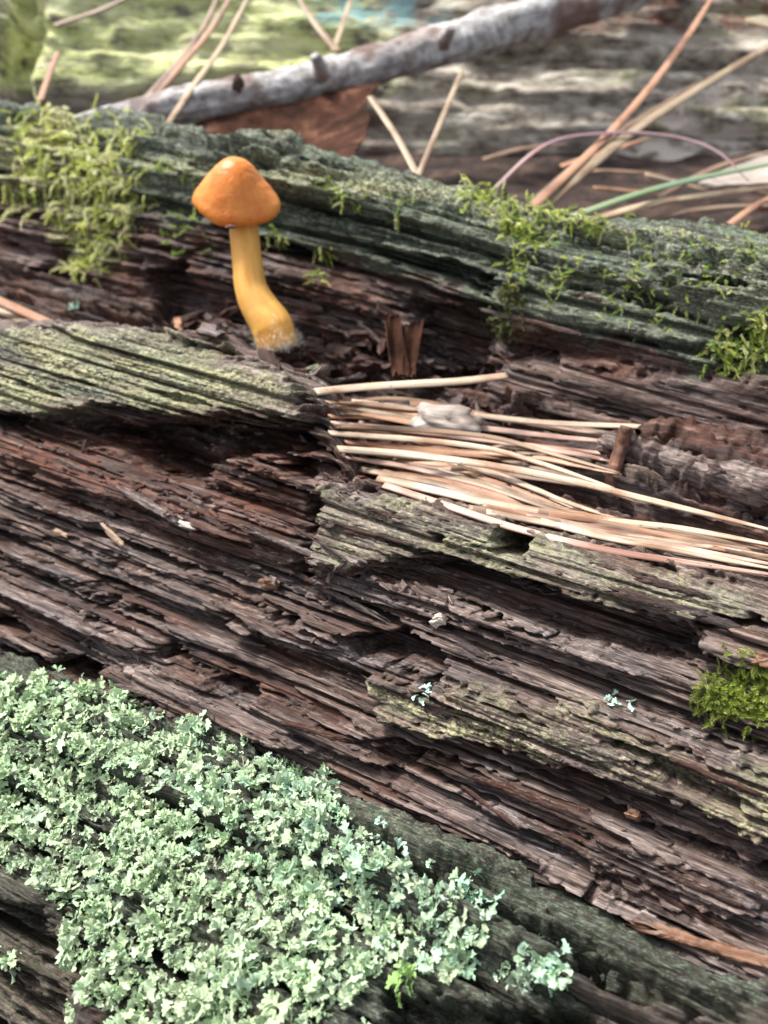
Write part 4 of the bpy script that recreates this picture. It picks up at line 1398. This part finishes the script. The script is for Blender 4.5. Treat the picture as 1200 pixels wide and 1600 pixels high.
for i, j in idx[r.integers(0, len(idx), 3700)]:
    c0, n0 = P[i, j], N[max(0, i - 8):i + 9, max(0, j - 8):j + 9].reshape(-1, 3).mean(0)
    n0 = n0 / np.linalg.norm(n0)
    bt = lichen_tint(px[i, j], py[i, j], r)
    t1 = np.cross(n0, [0.3, 1, 0.2]); t1 /= np.linalg.norm(t1)
    t2 = np.cross(n0, t1)
    cs = 0.30 + 0.62 * r.random() ** 1.6
    for k in range(r.integers(3, 6)):
        an = r.random() * 2 * math.pi
        h = math.cos(an) * t1 + math.sin(an) * t2
        pos.append(c0 + h * 0.25 * cs + n0 * (0.1 + 1.5 * r.random()) * cs)
        nrm.append(n0 + 0.45 * r.normal(0, 1, 3) - 0.25 * h)
        hd.append(h)
        sz.append(cs * r.uniform(0.75, 1.25))
        tn.append(bt * r.uniform(0.88, 1.1))
o = squamules('lichen_carpet', pos, nrm, hd, sz, tn)
tag(o, 'mint green leafy lichen carpet covering the front ridge of the log', 'lichen', None, 'stuff')


def tuft(px_, py_, n_, spread, label, tint=None, size=0.9, group=None):
    r = np.random.default_rng(int(px_ * 7 + py_))
    pos, nrm, hd, sz, tn = [], [], [], [], []
    for k in range(n_):
        d, p, n0 = surf(px_ + r.normal(0, spread), py_ + r.normal(0, spread * 0.6))
        t1 = np.cross(n0, [0.3, 1, 0.2]); t1 /= np.linalg.norm(t1)
        t2 = np.cross(n0, t1)
        an = r.random() * 6.283
        pos.append(p + n0 * 0.2); nrm.append(n0 + 0.4 * r.normal(0, 1, 3)); hd.append(math.cos(an) * t1 + math.sin(an) * t2)
        sz.append(size * r.uniform(0.7, 1.2)); tn.append((lichen_tint(px_, py_, r) if tint is None else np.array(tint)) * r.uniform(0.85, 1.15))
    o = squamules('lichen_tuft', pos, nrm, hd, sz, tn)
    return tag(o, label, 'lichen', group)


tuft(640, 1530, 9, 12, 'small yellow-green lichen tuft alone below the lichen carpet', (0.40, 0.62, 0.22))
tuft(660, 1085, 7, 8, 'tiny pale blue lichen tuft on the left end of the yellow-green slab', (0.55, 0.72, 0.66), 0.6)
tuft(965, 1098, 10, 12, 'pale blue lichen tuft on the top edge of the yellow-green slab', (0.55, 0.74, 0.68), 0.6)
tuft(12, 1500, 14, 14, 'lichen tuft apart from the carpet on the dark wood', None, 1.0)
tuft(870, 1520, 6, 8, 'last mint lichen tuft at the tip of the lichen carpet', (0.42, 0.7, 0.55), 0.8)
tuft(735, 1390, 12, 16, 'mint lichen tuft on the top edge of the front ridge', (0.42, 0.68, 0.52), 0.9)
tuft(115, 478, 5, 3, 'tiny mint lichen tuft on the dark wall of the trough', (0.42, 0.6, 0.52), 0.9)

# ---------------------------------------------------------------- moss
def moss(name, spots, n_, length, leaf, tints, label, seed, droop=0.6, stick=0.5, kind='stuff'):
    """spots: picture points (x, y, spread); feathery strands rooted on the log"""
    r = np.random.default_rng(seed)
    VV, FF, CC = [], [], []
    b = 0
    for q in range(n_):
        x, y, sp = spots[r.integers(len(spots))]
        d, p, n0 = surf(x + r.normal(0, sp), y + r.normal(0, sp))
        tint = np.array(tints[r.integers(len(tints))]) * r.uniform(0.75, 1.15)
        h = r.normal(0, 1, 3)
        h -= n0 * (h @ n0)
        h /= np.linalg.norm(h)
        dr = n0 * stick + h
        dr /= np.linalg.norm(dr)
        L = length * r.uniform(0.5, 1.3)
        m = max(6, int(L / (leaf * 0.42)))
        step = L / m
        c = p.copy()
        ph = r.random() * 6
        for i in range(m):
            f = i / m
            dr = dr + np.array([0, 0, -droop * 0.10]) + r.normal(0, 0.10, 3) + h * 0.03
            dr /= np.linalg.norm(dr)
            c = c + dr * step
            s1 = np.cross(dr, n0); s1 /= np.linalg.norm(s1) + 1e-9
            s2 = np.cross(s1, dr)
            for side in range(3):
                a = ph + i * 2.4 + side * 2.094
                o_ = math.cos(a) * s1 + math.sin(a) * s2
                w_ = np.cross(o_, dr)
                ll = leaf * r.uniform(0.7, 1.2) * (1 - 0.5 * f)
                tipv = c + (o_ * 0.75 + dr * 0.8) * ll
                mid = c + (o_ * 0.40 + dr * 0.3) * ll
                VV += [c, mid + w_ * ll * 0.26, tipv, mid - w_ * ll * 0.26]
                FF.append((b, b + 1, b + 2, b + 3))
                cc = tint * (0.8 + 0.35 * f)
                CC += [(*(cc * 0.9), 1), (*cc, 1), (*(cc * 1.1), 1), (*cc, 1)]
                b += 4
    me = mesh_np(name, W(np.array(VV)), FF, False)
    attr_col(me, 'tint', np.clip(np.array(CC), 0, 0.9))
    o = link(name, me, M['moss'])
    return tag(o, label, 'moss', None, kind)


YG = [(0.60, 0.68, 0.16), (0.74, 0.78, 0.30), (0.45, 0.54, 0.11), (0.76, 0.80, 0.42)]
GR = [(0.28, 0.42, 0.09), (0.40, 0.52, 0.13), (0.50, 0.58, 0.2)]
moss('moss_clump', [(60, 200, 24), (120, 215, 28), (140, 260, 26), (60, 240, 22), (30, 305, 18), (100, 310, 20), (160, 310, 22), (190, 330, 16), (150, 370, 18), (130, 410, 14), (185, 290, 20), (200, 215, 12)],
     620, 2.8, 0.50, [(0.70, 0.74, 0.24), (0.80, 0.82, 0.40), (0.52, 0.60, 0.15), (0.82, 0.84, 0.5)], 'bright yellow-green feathery moss hanging over the left of the back ridge', 801, 1.0, 0.8)
moss('moss_clump', [(740, 305, 14), (790, 315, 16), (840, 335, 18), (880, 345, 14), (930, 352, 12), (830, 370, 10), (810, 420, 10), (800, 350, 12)],
     330, 1.6, 0.36, YG + YG + GR, 'yellow-green moss along the crest of the back ridge under the needles', 802, 0.9)
moss('moss_clump', [(1150, 1080, 26), (1185, 1065, 18), (1120, 1088, 16), (1190, 1095, 16)],
     330, 1.2, 0.36, [(0.30, 0.38, 0.06), (0.42, 0.48, 0.12), (0.18, 0.24, 0.04)], 'bright green moss cushion below the pinkish wood block', 803, 0.5, 1.2)
moss('moss_clump', [(1150, 530, 16), (1180, 550, 16), (1130, 560, 12), (1190, 520, 14)], 130, 1.8, 0.42, GR + YG, 'green moss tuft on the back ridge beside the wood rolls', 804, 0.9)
moss('moss_clump', [(510, 285, 8), (540, 310, 8), (500, 400, 6), (500, 430, 5), (560, 305, 8), (620, 320, 10)], 60, 2.0, 0.36, YG + GR, 'thin green moss strands hanging on the ridge beside the mushroom', 805, 1.2)
moss('moss_clump', [(900, 380, 26), (980, 400, 30), (1060, 410, 30), (1120, 430, 30), (1030, 480, 22), (960, 450, 22), (870, 440, 18), (1170, 390, 22)], 190, 1.5, 0.32, GR + GR + YG,
     'sparse green moss strands creeping over the algae-green right of the back ridge', 806, 1.0)
moss('moss_clump', [(790, 480, 14), (785, 510, 12), (800, 455, 10)], 120, 1.2, 0.4, [(0.15, 0.17, 0.06), (0.22, 0.23, 0.09)], 'dull olive moss on the end of the wood above the needles', 807, 0.4, 1.2)
moss('moss_clump', [(300, 330, 22), (330, 290, 18), (250, 260, 22), (280, 380, 18), (430, 370, 10)], 60, 2.0, 0.5, GR, 'fine green moss strands around the mushroom cap on the ridge', 808, 0.9)

# ---------------------------------------------------------------- crumbs of wood and grit
CR = [crumb_mesh(k) for k in range(8)]


def crumbs(name, spots, n_, lo, hi, label, seed, mat=None, tint=None):
    """loose bits too many to count, one object"""
    r = np.random.default_rng(seed)
    VV, FF, GG, CC = [], [], [], []
    b = 0
    tm = [(np.array([v.co[:] for v in m.vertices]) / MM, np.array([p.vertices[:] for p in m.polygons])) for m in CR]
    for q in range(n_):
        x, y, sx, sy = spots[r.integers(len(spots))]
        d, p, n0 = surf(x + r.normal(0, sx), y + r.normal(0, sy))
        v, f = tm[r.integers(len(tm))]
        Rm = np.array(Matrix.Rotation(-0.52 + r.normal(0, 0.6), 3, 'Z') @ Matrix.Rotation(r.normal(0, 0.7), 3, 'X') @ Matrix.Rotation(r.normal(0, 0.35), 3, 'Y'))
        s = lo + (hi - lo) * r.random() ** 2.5
        w = v @ Rm.T * s + p + n0 * 0.2 * s
        VV.append(w); FF.append(f + b); b += len(v)
        GG.append(v * s + r.random(3) * 50)
        c = np.zeros((len(v), 4)); c[:, 2] = r.random() ** 0.6; c[:, 3] = 0.8 * (r.random() > 0.7)
        CC.append(c)
    me = mesh_np(name, W(np.concatenate(VV)), np.concatenate(FF), False)
    attr_vec(me, 'gr', np.concatenate(GG)); attr_col(me, 'msk', np.concatenate(CC))
    o = link(name, me, mat or M['wood'])
    return tag(o, label, 'debris', None, 'stuff')


crumbs('wood_crumbs', [(480, 548, 40, 12), (560, 560, 50, 20), (680, 570, 60, 25), (330, 500, 50, 10), (700, 640, 60, 12), (560, 530, 60, 18)], 260, 0.4, 1.9, 'dark rotten wood crumbs on the trough floor round the mushroom foot', 51)
crumbs('wood_crumbs', [(100, 720, 60, 30), (250, 780, 80, 30), (400, 760, 60, 40), (540, 750, 30, 15), (600, 930, 60, 20), (300, 690, 50, 15), (520, 900, 60, 15)], 300, 0.12, 0.6, 'reddish rotten wood crumbs on the weathered face below the ledge', 52)
crumbs('wood_crumbs', [(600, 1000, 400, 120), (500, 1150, 300, 100), (1000, 1250, 200, 80), (200, 1000, 150, 60)], 300, 0.06, 0.28, 'fine grit and specks strewn over the furrowed wood', 53)
print('tris', sum(len(o.data.loop_triangles) if False else sum(len(p.vertices) - 2 for p in o.data.polygons) if len(o.data.polygons) < 5000 else 2 * len(o.data.polygons) for o in bpy.data.objects if o.type == 'MESH'))
